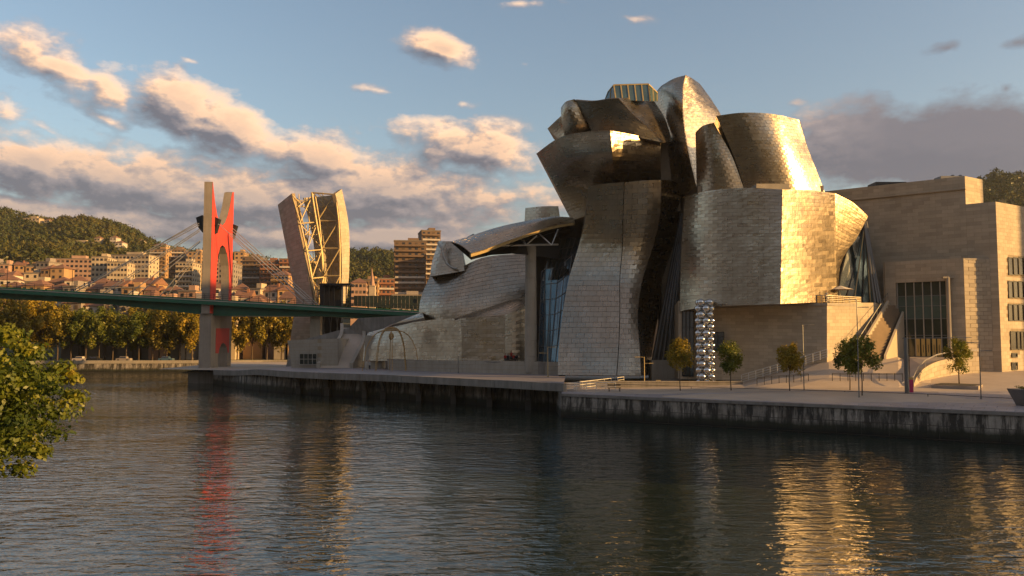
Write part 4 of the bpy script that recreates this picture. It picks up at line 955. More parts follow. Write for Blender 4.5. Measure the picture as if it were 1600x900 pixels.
# ================================================================ plants
def leafcloud(n,rad,size,clumps=40,shape='ball',seed=0,csize=.35,low=0.0):
    r=np.random.default_rng(seed); c=[]
    while len(c)<clumps:
        p=r.normal(size=3); p/=np.linalg.norm(p); rr=r.random()**.40
        p=p*rr if shape!='shell' else p
        if shape=='cone' : p[:2]*=(1-.75*(p[2]+1)/2)*1.25
        if shape=='egg': p[:2]*=1-.25*p[2]
        if p[2]<-1+low: continue
        c.append(p)
    c=np.array(c)
    if shape=='ragged': c*=(1+.07*r.normal(size=(len(c),1)))
    k=r.integers(0,clumps,n); d=r.normal(size=(n,3)); d/=np.linalg.norm(d,axis=1,keepdims=True)
    sz=csize*(.6+.8*r.random(clumps)); q=c[k]+d*(r.random(n)**.45*sz[k])[:,None]
    pos=q*np.array(rad)
    nr=d+r.normal(size=(n,3))*.6+np.array([0,0,.4]); nr/=np.linalg.norm(nr,axis=1,keepdims=True)
    a=np.cross(nr,r.normal(size=(n,3))); a/=np.linalg.norm(a,axis=1,keepdims=True); b=np.cross(nr,a)
    s=size*(.6+.8*r.random(n))[:,None]
    v=np.stack([pos-a*s,pos-b*s*.55,pos+a*s,pos+b*s*.55],1).reshape(-1,3)
    rn=np.clip(r.random(clumps)[k]*.7+r.random(n)*.3,0,1)
    return v,rn
def leafmesh(name,v,rn,m):
    n=len(rn); me=bpy.data.meshes.new(name); me.vertices.add(4*n); me.vertices.foreach_set('co',v.reshape(-1)); me.loops.add(4*n); me.loops.foreach_set('vertex_index',np.arange(4*n))
    me.polygons.add(n); me.polygons.foreach_set('loop_start',np.arange(n)*4); me.polygons.foreach_set('loop_total',np.full(n,4)); me.update(); me.validate()
    me.materials.append(MATS[m]); at=me.attributes.new('rnd','FLOAT','FACE'); at.data.foreach_set('value',rn); return me
def trunkmesh(H,r0,limbs,rad,seed,lean=.0):
    r=random.Random(seed); g=MB(); top=Vector((lean*H,0,H)); mid=Vector((r.uniform(-.1,.1),r.uniform(-.1,.1),H*.5))
    g.path([(0,0,-.3),mid,top],[r0,r0*.8,r0*.6],8)
    for i in range(limbs):
        a=2*math.pi*i/limbs+r.random(); k=r.uniform(.35,.85); e=top+Vector((math.cos(a)*rad[0]*k,math.sin(a)*rad[1]*k,rad[2]*r.uniform(.5,1.5))); m=top.lerp(e,.5)+Vector((0,0,.1*rad[2]))
        g.path([top-Vector((0,0,H*.12*r.random())),m,e],[r0*.5,r0*.3,r0*.1],5)
    return g
def make_tree(H,rad,n,size,m,seed,clumps=40,shape='ball',cs=.35,r0=.22,limbs=6,cz=None,low=0):
    t=empty('tree'); v,rn=leafcloud(n,rad,size,clumps,shape,seed,cs,low); cz=H+rad[2]*.75 if cz is None else cz
    v[:,2]+=cz; link('crown',leafmesh('crown',v,rn,m),t); trunkmesh(H,r0,limbs,rad,seed).build('trunk','bark',t); return t
ORD=['first','second','third','fourth','fifth','sixth','seventh','eighth','ninth','tenth','eleventh','twelfth','thirteenth','fourteenth','fifteenth','sixteenth','seventeenth','eighteenth','nineteenth','twentieth']
# riverside row on the far bank
protos=[make_tree(5.5,(4.6,4.2,6.2),4200,.36,'leaves_autumn',s,46,'egg',.30,.24,7,cz=11.0) for s in (1,2,3)]+[make_tree(5.5,(4.4,4.2,5.6),4200,.36,'leaves_green',s,46,'egg',.30,.24,7,cz=10.4) for s in (4,5)]
used=set()
def place_tree(k,loc,rz,sc,label,group=None,cat='tree'):
    p=protos[k]
    if k in used: p=copy_tree(p)
    used.add(k); p.location=loc; p.rotation_euler.z=rz; p.scale=(sc,sc,sc*random.uniform(.93,1.08)); LOC[p]=Vector(loc); tag(p,label,cat,group); return p
rowx=[302,283,262,240,219,199,178,157,136,113,92,70,48,25,4]
for i,px in enumerate(rowx):
    Y=243+random.uniform(-1.5,1.5); k=[0,1,0,2,3,4,3,4,3,4,1,0,2,1,0][i]; sc=[1.0,.95,1.0,.9,.93,.88,.9,.88,.93,.95,1.0,1.05,1.15,1.2,1.2][i]
    place_tree(k,((px-800)/F*Y,Y,3),random.random()*6,sc,('golden' if k<3 else 'dull green')+' riverside plane tree, '+ORD[i]+' to the left of the red bridge tower','trees along the far river bank')
for i,px in enumerate([345,372,395,418,441,466]):
    Y=246+random.uniform(-1.5,1.5); k=[1,0,2,1,0,2][i]
    place_tree(k,((px-800)/F*Y,Y,3),random.random()*6,[.85,.95,.97,1,.98,.9][i],'golden plane tree beyond the bridge, '+ORD[i]+' from the red tower towards the leaning tower','trees along the far river bank')
for i,px in enumerate([292,250,210,166,126,82,36]):
    Y=258; place_tree([3,1,0,4,3,2,1][i],((px-800)/F*Y,Y,3.0),random.random()*6,1.05,'taller tree behind the riverside row, '+ORD[i]+' back from the red bridge tower','trees along the far river bank')
# young trees on the promenade
ya=make_tree(3.0,(1.45,1.45,1.8),4200,.12,'leaves_autumn',21,60,'egg',.34,.07,5,cz=4.5); yb=make_tree(3.0,(1.5,1.5,1.8),3400,.13,'leaves_green',22,30,'egg',.42,.07,5,cz=4.4); yc=make_tree(2.6,(2.0,2.0,2.4),3800,.13,'leaves_green',23,44,'cone',.30,.10,6,cz=4.5)
protos+= [ya,yb,yc]; lab=[(5,1063,612,1.0,'round yellow-green young tree before the dark glazing, left of the steel ball column'),(6,1143,614,1.0,'dark round young tree just right of the steel ball column'),(5,1234.5,616,.93,'slim olive young tree before the shaded stone base'),(6,1328,615,1.0,'young tree on the left of the overlapping pair before the stair'),(6,1347,621,1.08,'young tree on the right of the overlapping pair, in front of the tall lamp post')]
for k,px,py,sc,l in lab:
    q=G(px,py,3.05); place_tree(k,q,random.random()*6,sc*random.uniform(1.02,1.2),l,'young trees on the promenade')
q=G(1499,600,3.95); place_tree(7,(q.x,q.y,3.7),.5,.93,'flat-tiered green tree growing in the stone planter','young trees on the promenade')
# near tree at the left edge
NTr=empty('tree',(-23.2,22.0,3)); tag(NTr,'large bright yellow-green tree leaning in from the near bank at the left edge','tree')
v,rn=leafcloud(98000,(5.7,4.3,2.85),.095,300,'ragged',78,.21)
v2,rn2=leafcloud(14000,(6.5,4.9,3.35),.095,120,'shell',81,.075)
v=np.concatenate([v,v2]); rn=np.concatenate([rn,rn2]); v+=np.array([1.15,6.0,4.65])
link('crown',leafmesh('crown',v,rn,'leaves_front'),NTr)
g=MB(); g.path([(0,0,-.4),(.25,1.2,1.0),(.7,3.2,2.0),(1.0,5.2,2.9)],[.34,.30,.26,.2],10); r_=random.Random(4)
for i in range(26):
    a=r_.uniform(0,6.28); k=r_.uniform(.5,.98); s0=Vector((.25,1.2,1.0)).lerp(Vector((1.0,5.2,2.9)),r_.uniform(.4,1)); e=Vector((1.15+math.cos(a)*5.4*k,6.0+math.sin(a)*4.0*k,4.65+r_.uniform(-1.8,2.2))); m=s0.lerp(e,.5)+Vector((0,0,.35))
    g.path([s0,m,e],[.12,.07,.02],5)
g.build('trunk','bark',NTr)
# wooded hillside
def wood():
    r=np.random.default_rng(5); V=[];RN=[]
    base=[leafcloud(85,(1,1,1.1),.22,10,'ball',100+i,.45) for i in range(6)]
    n=0
    for _ in range(60000):
        if n>4200: break
        px=r.uniform(-60,620) if r.random()<.93 else r.uniform(1540,1640); Y=r.uniform(430,1030)
        lim=terrain_z(px,Y); 
        y_=528-(lim-10)*F/Y
        dens=1
        if px<620:
            sky=np.interp(px,[a for a,b in HP],[b for a,b in HP])
            if y_>min(405,sky+62+ (px<140)*8): dens=.03
            if px>480: dens=.8
        if r.random()>dens: continue
        s=r.uniform(2.4,7.2)*(1.0 if Y>600 else .8); v,rn=base[r.integers(6)]; x=(px-800)/F*Y
        z=lim+ (math.sin(px*.013+Y*.006)+math.sin(px*.031-Y*.01)*.6)*min(9,(Y-280)*.012)
        V.append(v*s+np.array([x,Y,z+s*.55])); RN.append(np.clip(rn*.35+r.random()*.35+.30*(.5+.5*math.sin(x*.021+math.sin(Y*.013)*2)*math.cos(Y*.017+x*.006)),0,1)); n+=1
    o=link('hillside_wood',leafmesh('hillside_wood',np.concatenate(V),np.concatenate(RN),'leaves_hill')); o['kind']='stuff'
wood()
# ================================================================ the town on the far slope
for nm,c in (('wall_cream',(.50,.40,.28)),('wall_white',(.58,.50,.42)),('wall_ochre',(.42,.26,.13)),('wall_brick',(.30,.13,.07)),('wall_pink',(.45,.28,.20)),('wall_brown',(.20,.13,.085)),('wall_grey',(.28,.24,.21))): mat(nm,c,rough=.9,scale=.2)
mat('roof_tiles',(.27,.13,.075),(.16,.08,.045),rough=.9,scale=.8); mat('roof_flat',(.20,.17,.15),rough=.9); mat('shutter',(.12,.085,.06),rough=.8)
WM={}
def winmesh(w,h,m='house_glass'):
    k=(round(w,2),round(h,2),m)
    if k not in WM:
        g=MB(); g.box((0,-.04,0),(w,.12,h)); me=mesh('window',g.v,g.f,m,False,g.r); WM[k]=me
    return WM[k]
FRM={}
def house(x,y,w,d,h,wall,roof,label,cat,floors=3,cols=4,rz=0,group=None,balc=False,name='house',winw=1.1,winh=1.4,base=None,side=True):
    z=(tz(x,y) if base is None else base)
    t=empty(name,(x,y,z),rz); tag(t,label,cat,group)
    g=MB(); g.box((0,d/2,h/2-6),(w,d,h+12)); g.build('wall',wall,t)
    if roof=='gable':
        g=MB(); e=.5; rh=min(3.2,d*.25); g.prism([(-w/2-e,-e,h),(-w/2-e,d+e,h),(-w/2-e,d/2,h+rh)],(w+2*e,0,0)); g.build('roof','roof_tiles',t)
        g=MB(); g.box((w*.25,d*.35,h+rh*.8),(.8,.8,2)); g.build('chimney','wall_brick',t)
    elif roof=='hip':
        e=.5; rh=min(3,d*.25); vs=[(-w/2-e,-e,h),(w/2+e,-e,h),(w/2+e,d+e,h),(-w/2-e,d+e,h),(-w/2+d/2.4,d/2,h+rh),(w/2-d/2.4,d/2,h+rh)]
        if w<d*.9: vs[4]=(0,d/2,h+rh); vs[5]=(0.01,d/2,h+rh)
        g=MB(); g.add(vs,[(0,1,5,4),(1,2,5),(2,3,4,5),(3,0,4),(3,2,1,0)]); g.build('roof','roof_tiles',t)
    else:
        g=MB(); g.box((0,d/2,h+.3),(w+.5,d+.5,.6)); g.build('roof','roof_flat',t)
        g=MB(); g.box((w*.1,d/2,h+1.6),(w*.35,d*.4,2.2)); g.build('roof_house',wall,t)
    fh=h/floors
    for j in range(floors):
        for i in range(cols):
            xx=-w/2+w*(i+.5)/cols; zz_=fh*(j+.55)
            link('window',winmesh(min(winw,w/cols*.6),min(winh,fh*.6),'house_glass' if random.random()<.75 else 'shutter'),t,(xx,0,zz_))
        if side:
            nc=max(1,int(d/4))
            for i in range(nc):
                link('window',winmesh(1.1,min(winh,fh*.6)),t,(w/2,d*(i+.5)/nc,zz_),math.pi/2)
        if balc:
            g=MB(); g.box((0,-.7,fh*j+.1),(w*.92,1.5,.25)); g.box((0,-1.4,fh*j+.6),(w*.92,.1,.9)); g.build('balcony',wall if random.random()<.7 else 'wall_white',t)
    return t
def hp(px,yt,Y,wpx,h,**k):
    """a house given by where its roof line shows; its foot then stands on the slope"""
    x=(px-800)/F*Y; zt=P(px,yt,Y).z; gz_=tz(x,Y); hh=max(h,zt-gz_); return dict(x=x,y=Y,w=wpx/F*Y,h=hh if hh<60 else h)
def bigs():
    L=[ # px,ytop,Y,wpx,d,wall,roof,floors,cols,balc,label
    (195,399,520,72,14,'wall_cream','flat',6,12,False,'long cream apartment slab with rows of small windows below the wood'),
    (153,402,470,24,16,'wall_cream','flat',7,4,False,'bright cream square block at the end of the long slab'),
    (181,410,465,30,14,'wall_cream','flat',4,6,False,'lower cream block right of the square one'),
    (110,405,500,60,12,'wall_pink','flat',4,9,False,'pale pink apartment row at the foot of the wooded hill'),
    (244,390,600,26,18,'wall_ochre','flat',13,4,True,'ochre balconied tower block, left one behind the bridge cables'),
    (272,390,610,26,18,'wall_brown','flat',13,5,True,'dark brown balconied tower block in the middle behind the cables'),
    (302,394,600,20,18,'wall_ochre','flat',12,3,False,'plain ochre tower block just left of the red bridge tower'),
    (372,394,610,15,18,'wall_ochre','flat',11,2,False,'narrow ochre tower block just right of the red bridge tower'),
    (391,402,560,28,18,'wall_brown','flat',12,5,True,'brown tower block behind the right bridge cables'),
    (420,408,540,30,16,'wall_brick','flat',11,5,True,'reddish brown balconied block behind the right bridge cables'),
    (448,405,540,26,16,'wall_brick','flat',11,4,True,'brick red block next to the leaning tower'),
    (286,410,480,26,16,'wall_cream','flat',8,5,True,'cream balconied block under the cables, left of the red tower'),
    (352,412,470,22,16,'wall_grey','flat',8,4,False,'grey block low behind the arch of the red tower'),
    (436,430,385,28,14,'wall_ochre','hip',5,5,True,'ochre block with a hipped roof just left of the leaning tower'),
    (462,404,560,22,16,'wall_brown','flat',12,4,True,'dark brown block half hidden by the leaning tower'),
    (338,405,600,18,18,'wall_pink','flat',10,3,False,'pink block seen through the arch of the red bridge tower'),
    (640,377,450,50,22,'wall_brown','flat',17,5,True,'tall balconied apartment tower right of the leaning tower'),
    (673,361,490,30,18,'wall_brown','flat',18,4,True,'taller grey apartment tower behind the balconied one'),
    (708,393,440,22,16,'wall_ochre','flat',12,3,True,'ochre tower showing behind the curl of the museum roof'),
    (573,438,440,34,18,'wall_ochre','flat',8,5,True,'ochre block right of the leaning tower, left of two'),
    (603,436,445,26,18,'wall_brick','flat',8,4,True,'orange brick block between the leaning tower and the tall towers'),
    (560,442,380,24,14,'wall_pink','hip',6,4,False,'pink block with a hipped roof behind the shelter'),
    (640,462,400,54,20,'wall_grey','flat',5,6,False,'plain grey base block below the tall balconied tower'),
    ]
    for (px,yt,Y,wp,d,wl,rf,fl,cl,bc,lb) in L:
        k=hp(px,yt,Y,wp,12); zt=P(px,yt,Y).z; fh=3.0; h=fh*fl
        z=zt-h
        house(k['x'],Y,k['w'],d,h,wl,rf,lb,'apartment block',fl,cl,rz=random.uniform(-.05,.25),balc=bc,name='apartment_block',base=z,winw=1.5)
    # white towers crown
bigs()
def smalls():
    r=random.Random(3); rows=[(478,262,10,18,'lowest'),(466,285,11,17,'second lowest'),(452,318,11,17,'middle'),(440,352,11,16,'second highest'),(427,392,11,15,'highest'),(416,430,10,8,'back')]
    for rn_,(yt,Y,h,cnt,rw) in enumerate(rows):
        px=-12.0; i=0; px_end=480 if rn_!=5 else 240
        px_end={3:235,4:78,5:70}.get(rn_,480)
        while px<px_end:
            wp=(r.uniform(16,30) if rn_<1 or rn_>3 else r.uniform(22,46))*(300/Y)**.5; py=yt+r.uniform(-5,5)-(4 if 20<px<120 else 0)
            if rn_<2 and px<90: px+=wp; continue
            x=(px+wp/2-800)/F*Y; w=wp/F*Y; zt=P(px,py,Y).z; wl=r.choice(['wall_cream','wall_white','wall_ochre','wall_pink','wall_cream','wall_white','wall_grey']); rf=r.choice(['gable','hip','flat','flat','hip'])
            if i<20:
                lb=wl.split('_')[1]+{'gable':' gabled house',"hip":' hip-roofed house','flat':' flat-roofed house'}[rf]+', '+ORD[i]+' from left in the '+rw+' town row'
                house(x,Y+r.uniform(-4,4),w*.95,r.uniform(9,13),9,wl,rf,lb,'house',3,max(2,int(w/2.6)),rz=r.uniform(-.15,.3),base=zt-9,group='houses of the hillside town',side=False)
            px+=wp*r.uniform(1.0,1.12); i+=1
smalls()
for px,yt,Y,wp,lb in ((42,341,950,28,'long cream villa standing on the wooded ridge'),(68,344,950,8,'small cream house right of the villa on the ridge'),(116,379,760,44,'long pale house in a clearing halfway up the wooded hill'),(148,372,800,9,'small white house above the clearing on the hill'),(173,371,800,10,'tall cream house among the trees on the hill'),(182,379,770,12,'low white house among the trees on the hill'),(104,350,900,7,'small ochre house near the ridge'),(430,449-20,700,9,'far cream house behind the bridge cables'),(212,376,880,14,'cream house at the right end of the ridge'),(247,383,860,20,'white house peeping over the tower blocks')):
    w=wp/F*Y; zt=P(px,yt,Y).z; house((px-800)/F*Y,Y,w,10,7,random.choice(['wall_cream','wall_white']),'flat' if wp>20 else 'hip',lb,'house',2,max(2,int(w/4)),base=zt-7,side=False,winw=2)
# church spire between
SPR=empty('church_spire',P(582,470,330)); tag(SPR,'thin pale spire rising above the brick block beyond the bridge','spire')
g=MB(); q=P(582,450,330); g.box((q.x,q.y,q.z-5),(2.4,2.4,12)); g.build('spire_base','wall_cream',SPR,world=True)
g=MB(); g.tube((q.x,q.y,q.z+1),P(581,418,330),1.0,.05,8); g.build('spire_tip','wall_pink',SPR,world=True)
# ================================================================ plaza details
def lin(a,b,n): return [a.lerp(b,i/n) for i in range(n+1)]
def railing(pts,h,label,bars=(1,.7,.4),r=.05,m='pale_steel',name='railing',pr=None):
    t=empty(name,pts[0]); tag(t,label,'railing'); t['kind']='thing'
    for b in bars:
        g=MB(); 
        for a,c in zip(pts,pts[1:]): g.tube(a+Vector((0,0,h*b)),c+Vector((0,0,h*b)),r if b==1 else r*.8,n=4)
        g.build('rail',m,t,world=True)
    pm=MB(); pm.tube((0,0,0),(0,0,h),pr or r,n=4); me=mesh('post',pm.v,pm.f,m,False,pm.r)
    for a in pts: link('post',me,t,tuple(a-LOC[t]))
    return t
def onp(px,py,z=3.05): return G(px,py,z)
def ong(px,Y): return at3(px,Y,gz(px,Y)+.03)
railing(lin(onp(885,611,3.05),onp(962,609,3.05),5),1.0,'pale metal railing at the left corner of the promenade',r=.05,m='white_paint')
railing(lin(onp(885,611,3.05),onp(975,599,3.05),8),1.0,'pale railing of the side ramp running back from the promenade corner',bars=(1,.6,.2),r=.05,m='white_paint')
railing(lin(onp(1050,603),onp(1160,604),8),1.0,'low grey railing along the basin before the steel ball column',bars=(1,),m='grey_steel')
railing([at3(1156+134*i/12,118.6-4.6*i/12,3.35+ (7.2-3.35)*i/12) for i in range(13)],1.2,'white railing climbing the side of the plaza ramp by the stone base',bars=(1,.7,.4,.15),r=.06,m='white_paint')
railing([ong(1297+109*i/9,106.5) for i in range(10)],1.0,'dark handrail across the plaza between the two tree groups',bars=(1,.85),m='dark_steel',r=.045)
railing([ong(1180+80*i/7,107) for i in range(8)],1.0,'dark handrail on the plaza left of the long one',bars=(1,.85),m='dark_steel',r=.045)
# curved lit ramp wall at the entrance
RW=empty('ramp_wall',at3(1470,113,5)); tag(RW,'sunlit curving stone wall with a handrail right of the plaza ramp','wall'); RW['kind']='thing'
cw=[(1423,104.5,3.6,4.0),(1430,107,3.8,5.1),(1442,109.5,4.2,6.0),(1460,112,4.4,6.7),(1482,114.2,4.6,7.1),(1508,116,4.9,7.25),(1527,116.6,5.0,7.25)]
lo=[at3(a,Y,z-1) for a,Y,z,_ in cw]; hi=[at3(a,Y,z) for a,Y,_,z in cw]
wall_sheet(RW,'wall',[lo,hi],'limestone_joint',key='rw',w=1.6,h=.6,linv=True,thick=.5,proud=.02,tilt=.005,gap=.04); flush_panels('rw','stone_slab','limestone',100)
for b in (1.0,.9):
    g=MB(); g.path([p+Vector((0,0,b*(1.0 if i else .6))) for i,p in enumerate([at3(1405,104,3.6)]+hi)],.04,5); g.build('handrail','pale_steel',RW,world=True)
for p in hi: g=MB(); g.tube(p,p+Vector((0,0,1)),.035,n=4); g.build('post','pale_steel',RW,world=True)
# platform behind that wall, so the entrance level runs up to it
flat('entrance_terrace',[at3(1418,117,7.13),at3(1482,114.5,7.13),at3(1527,117,7.13),at3(1545,124,7.13),at3(1418,127,7.13)],'plaza_stone')
flat('entrance_slope',[at3(1418,105,3.9),at3(1429,106.5,4.6),at3(1442,109.8,5.9),at3(1460,112.3,6.7),at3(1482,114.5,7.12),at3(1418,117,7.12)],'plaza_stone')
# broad stair up to the terrace
ST=empty('stone_stair',at3(1350,119,7)); tag(ST,'brown stone stair climbing between pale side walls to the cafe terrace','stair')
zA=7.0; zB=tz0
nst=16
fl=at3(1333,115.5,zA); fr_=at3(1374,117.2,zA); bl=at3(1388,123.5,zB); br_=at3(1412,126,zB)
for i in range(nst):
    t0,t1=i/nst,(i+1)/nst; a=fl.lerp(bl,t0); b=fr_.lerp(br_,t0); c=fr_.lerp(br_,t1); d=fl.lerp(bl,t1); z1=zA+(zB-zA)*t1
    g=MB(); g.prism([(a.x,a.y,zA-.5),(b.x,b.y,zA-.5),(c.x,c.y+.02,zA-.5),(d.x,d.y+.02,zA-.5)],(0,0,z1-zA+.5)); g.build('step','brown_stone',ST,world=True)
for (p,q,sx) in ((fl,bl,-.3),(fr_,br_,.3)):
    g=MB(); g.prism([(p.x+sx,p.y-.2,zA-.5),(q.x+sx,q.y,zA-.5),(q.x+sx,q.y,zB+.7),(p.x+sx,p.y-.2,zA+.5)],(.35,0,0)); g.build('side_wall','limestone',ST,world=True)
railing([fl.lerp(bl,i/6)+Vector((-.1,0,.9+.1)) for i in range(7)],.9,'handrail along the left side wall of the stone stair',bars=(1,),m='grey_steel')
# terrace : railing, parasol, tables, boxes, diners
tr=[P(1248,470,114.3),P(1292,473.3,114.9),P(1320,472.5,117.5),P(1345,471.5,120.3)]
for p in tr: p.z=tz0
railing(lin(tr[0]+Vector((0,2,0)),tr[1],6)+lin(tr[1],tr[3],6)[1:],1.05,'metal railing round the cafe terrace above the stone base',bars=(1,.75,.5,.25),m='pale_steel',r=.045)
def parasol(px,Y,label,s=1.0):
    q=at3(px,Y,tz0); t=empty('parasol',q); tag(t,label,'parasol')
    g=MB(); g.tube((0,0,0),(0,0,2.5),.04,n=6); g.build('pole','grey_steel',t); g=MB(); n=8
    vs=[(0,0,2.75)]+[(1.9*s*math.cos(2*math.pi*i/n),1.9*s*math.sin(2*math.pi*i/n),2.15) for i in range(n)]; g.add(vs,[(0,1+i,1+(i+1)%n) for i in range(n)]); g.build('canopy','canvas',t)
    g=MB(); g.box((0,0,.05),(.6,.6,.1)); g.build('foot','dark_steel',t)
parasol(1313,119.5,'open cream parasol at the middle of the cafe terrace'); parasol(1296,121.5,'second cream parasol, smaller, behind on the left of the terrace',.7)
for k,(px,Y) in enumerate([(1256,115.4),(1268,115.9),(1280,115.6),(1300,117.6),(1310,118.3),(1320,119.1),(1331,120.0),(1340,121)]):
    q=at3(px,Y,tz0); t=empty('planter_box',q); tag(t,'yellow wooden screen box on the cafe terrace, '+ORD[k]+' from the left','planter','planter boxes on the cafe terrace')
    g=MB(); g.box((0,0,.55),(.8,.5,1.1)); g.build('box','yellow_box',t); g=MB(); g.box((0,0,1.12),(.86,.56,.05)); g.build('rim','bark',t)
def table(q,label):
    t=empty('table',q); tag(t,label,'table'); g=MB(); g.tube((0,0,.72),(0,0,.76),.45,n=12); g.build('table_top','pale_steel',t); g=MB(); g.tube((0,0,0),(0,0,.72),.04,n=6); g.tube((0,0,0),(0,0,.03),.25,n=8); g.build('leg','dark_steel',t)
table(at3(1290,116.6,tz0),'small round cafe table near the corner of the terrace'); table(at3(1326,121.5,tz0),'small round cafe table under the right side of the parasol')
# ---- people
def person(loc,rz,pose,top,legs,label,name='person',scale=1.0,arm=0):
    t=empty(name,loc,rz); tag(t,label,'person')
    if pose=='sit': J=dict(hipz=.48,knee=(.0,-.42,.50),foot=(0,-.45,.05)); 
    else: J=dict(hipz=.92,knee=(0,-.02,.5),foot=(0,.02,.05))
    hz=J['hipz']; V=[(0,0,hz),(0,.01,hz+.22),(0,.0,hz+.45),(0,-.01,hz+.56),(0,-.02,hz+.64)]; E=[(0,1),(1,2),(2,3),(3,4)]; Rr=[.14,.12,.15,.055,.055]
    for sx in (-1,1):
        b=len(V); V+=[(sx*.09,0,hz-.03),(sx*.11,J['knee'][1],J['knee'][2]),(sx*.11,J['foot'][1],.08),(sx*.12,J['foot'][1]-.14,.04)]; Rr+=[.10,.065,.045,.04]; E+=[(0,b),(b,b+1),(b+1,b+2),(b+2,b+3)]
        b=len(V); fy=-.22 if (pose=='sit' or arm) else -.02; V+=[(sx*.20,0,hz+.47),(sx*.25,-.03,hz+.2),(sx*.24,fy-.02,hz+(.08 if fy<-.1 else -.04)),(sx*.23,fy-.08,hz+(.08 if fy<-.1 else -.12))]; Rr+=[.062,.045,.034,.03]; E+=[(2,b),(b,b+1),(b+1,b+2),(b+2,b+3)]
    me=bpy.data.meshes.new('body'); me.from_pydata(V,E,[]); me.materials.append(MATS[top]); o=link('body',me,t)
    sk=o.modifiers.new('skin','SKIN'); 
    if not me.skin_vertices: me.attributes.new
    for i,rr in enumerate(Rr):
        try: me.skin_vertices[0].data[i].radius=(rr,rr*.85)
        except Exception: pass
    sub=o.modifiers.new('sub','SUBSURF'); sub.levels=1; sub.render_levels=1
    g=MB(); g.sphere((0,-.03,hz+.76),.105,12,8,1.2); g.sphere((0,-.135,hz+.75),.02,6,4); [g.sphere((sx*.105,-.02,hz+.755),.022,6,4,1.5) for sx in(-1,1)]; g.build('head','skin',t,smooth=True)
    g=MB(); g.sphere((0,0,hz+.80),.112,12,8,1.05); g.build('hair','bark',t,smooth=True)
    g=MB()
    for sx in (-1,1): g.path([(sx*.09,0,hz-.02),(sx*.11,J['knee'][1],J['knee'][2]),(sx*.11,J['foot'][1],.12)],[.115,.082,.062],8)
    g.build('trousers',legs,t)
    g=MB()
    for sx in (-1,1): g.sphere((sx*.11,J['foot'][1]-.07,.05),.06,8,5,.7)
    g.build('shoes','dark_steel',t)
    t.scale=(scale,)*3; return t
def skinlayer(me):
    pass
pz_=P(680,563.3,142).z-.02
for k,(px,Y,top,pose,lb) in enumerate([(789.5,137,'red_cloth','sit','person in red seated at the left of the group by the round column'),(794,137.3,'dark_cloth','sit','person in dark clothes seated second in the group by the round column'),(799,137.6,'red_cloth','stand','person in red standing in the middle of the group by the column'),(803,136.9,'red_cloth','sit','person in red seated third in the group by the round column'),(807.5,136.8,'dark_cloth','sit','person in dark clothes seated nearest to the round column')]):
    q=at3(px,Y,pz_); person(q,random.uniform(-.5,.5),pose,top,'dark_cloth',lb)
    if pose=='sit':
        t=empty('chair',q+Vector((0,.05,0))); tag(t,'dark chair of the '+ORD[k]+' place in the group by the round column','chair'); g=MB(); g.box((0,.02,.38),(.42,.42,.05)); g.build('seat','dark_steel',t); g=MB(); g.box((0,.24,.65),(.42,.04,.5)); g.build('backrest','dark_steel',t)
        for sx in (-.18,.18):
            for sy in (-.16,.2): g=MB(); g.tube((sx,sy,0),(sx,sy,.36),.02,n=4); g.build('leg','dark_steel',t)
def P3(px,py,z): return G(px,py,z)
person(P3(572.5,578,4.0),.4,'stand','pale_cloth','pale_cloth','person in pale clothes standing left of the tall arched sculpture',arm=1)
person(P3(577.5,578,4.0),-.5,'stand','pale_cloth','dark_cloth','person in pale top and dark trousers facing the other by the arched sculpture')
person(at3(1266,116.4,tz0),.3,'stand','dark_cloth','dark_cloth','person in dark clothes standing left of the umbrella on the cafe terrace')
person(at3(1291,115.9,tz0),-.3,'stand','pale_cloth','dark_cloth','person in a light top standing by the terrace corner')
person(at3(1436,123.0,7.1),2.6,'stand','dark_cloth','dark_cloth','person in dark clothes at the entrance doors')
# ---- lamp posts
def lamp(q,h,label,arms=1,side=1,r=.07,group='lamp posts by the museum',m='grey_steel'):
    t=empty('street_lamp',q); tag(t,label,'lamp post',group)
    g=MB(); g.tube((0,0,0),(0,0,h),r,r*.7,8); g.build('pole',m,t)
    g=MB(); g.tube((0,0,0),(0,0,.25),r*1.9,r*1.5,8); g.build('base',m,t)
    for k in range(arms):
        z=h-.05-.9*k; s=side if k==0 else -side
        g=MB(); g.tube((0,0,z),(s*1.0,0,z+.05),.035,n=5); a=g.build('arm',m,t); g=MB(); g.box((s*1.0,0,z+.03),(.7,.22,.09)); hd=g.build('lamp_head',m,a)
lamp(onp(1007,603),4.2,'lamp post with two arms before the tall waving wall',2,-1,m='gold_steel'); lamp(onp(1256.5,615),8.6,'tall lamp post right of the olive young tree',1,1); lamp(onp(1342.5,623),11.4,'tallest lamp post, behind the overlapping pair of trees',2,-1)
lamp(G(716,583,4.0),2.9,'short lamp post on the walkway before the copper-coloured wall',1,1); lamp(G(856,589,4.0),4.6,'lamp post at the foot of the blue glazing left of the tall wall',2,1,m='gold_steel')
lamp(onp(1533,623.5,3.2),6.3,'lamp post right of the stone planter',2,-1)
lamp(G(112,563,3.0)+Vector((0,5,0)),6.2,'lamp post on the far bank, left one before the trees',1,1,group='lamp posts on the far bank'); lamp(G(203.5,563,3)+Vector((0,5,0)),6.6,'lamp post on the far bank, middle one',1,-1,group='lamp posts on the far bank'); lamp(G(299.5,563.5,3)+Vector((0,5,0)),6.6,'lamp post on the far bank nearest to the bridge pier',1,-1,group='lamp posts on the far bank')
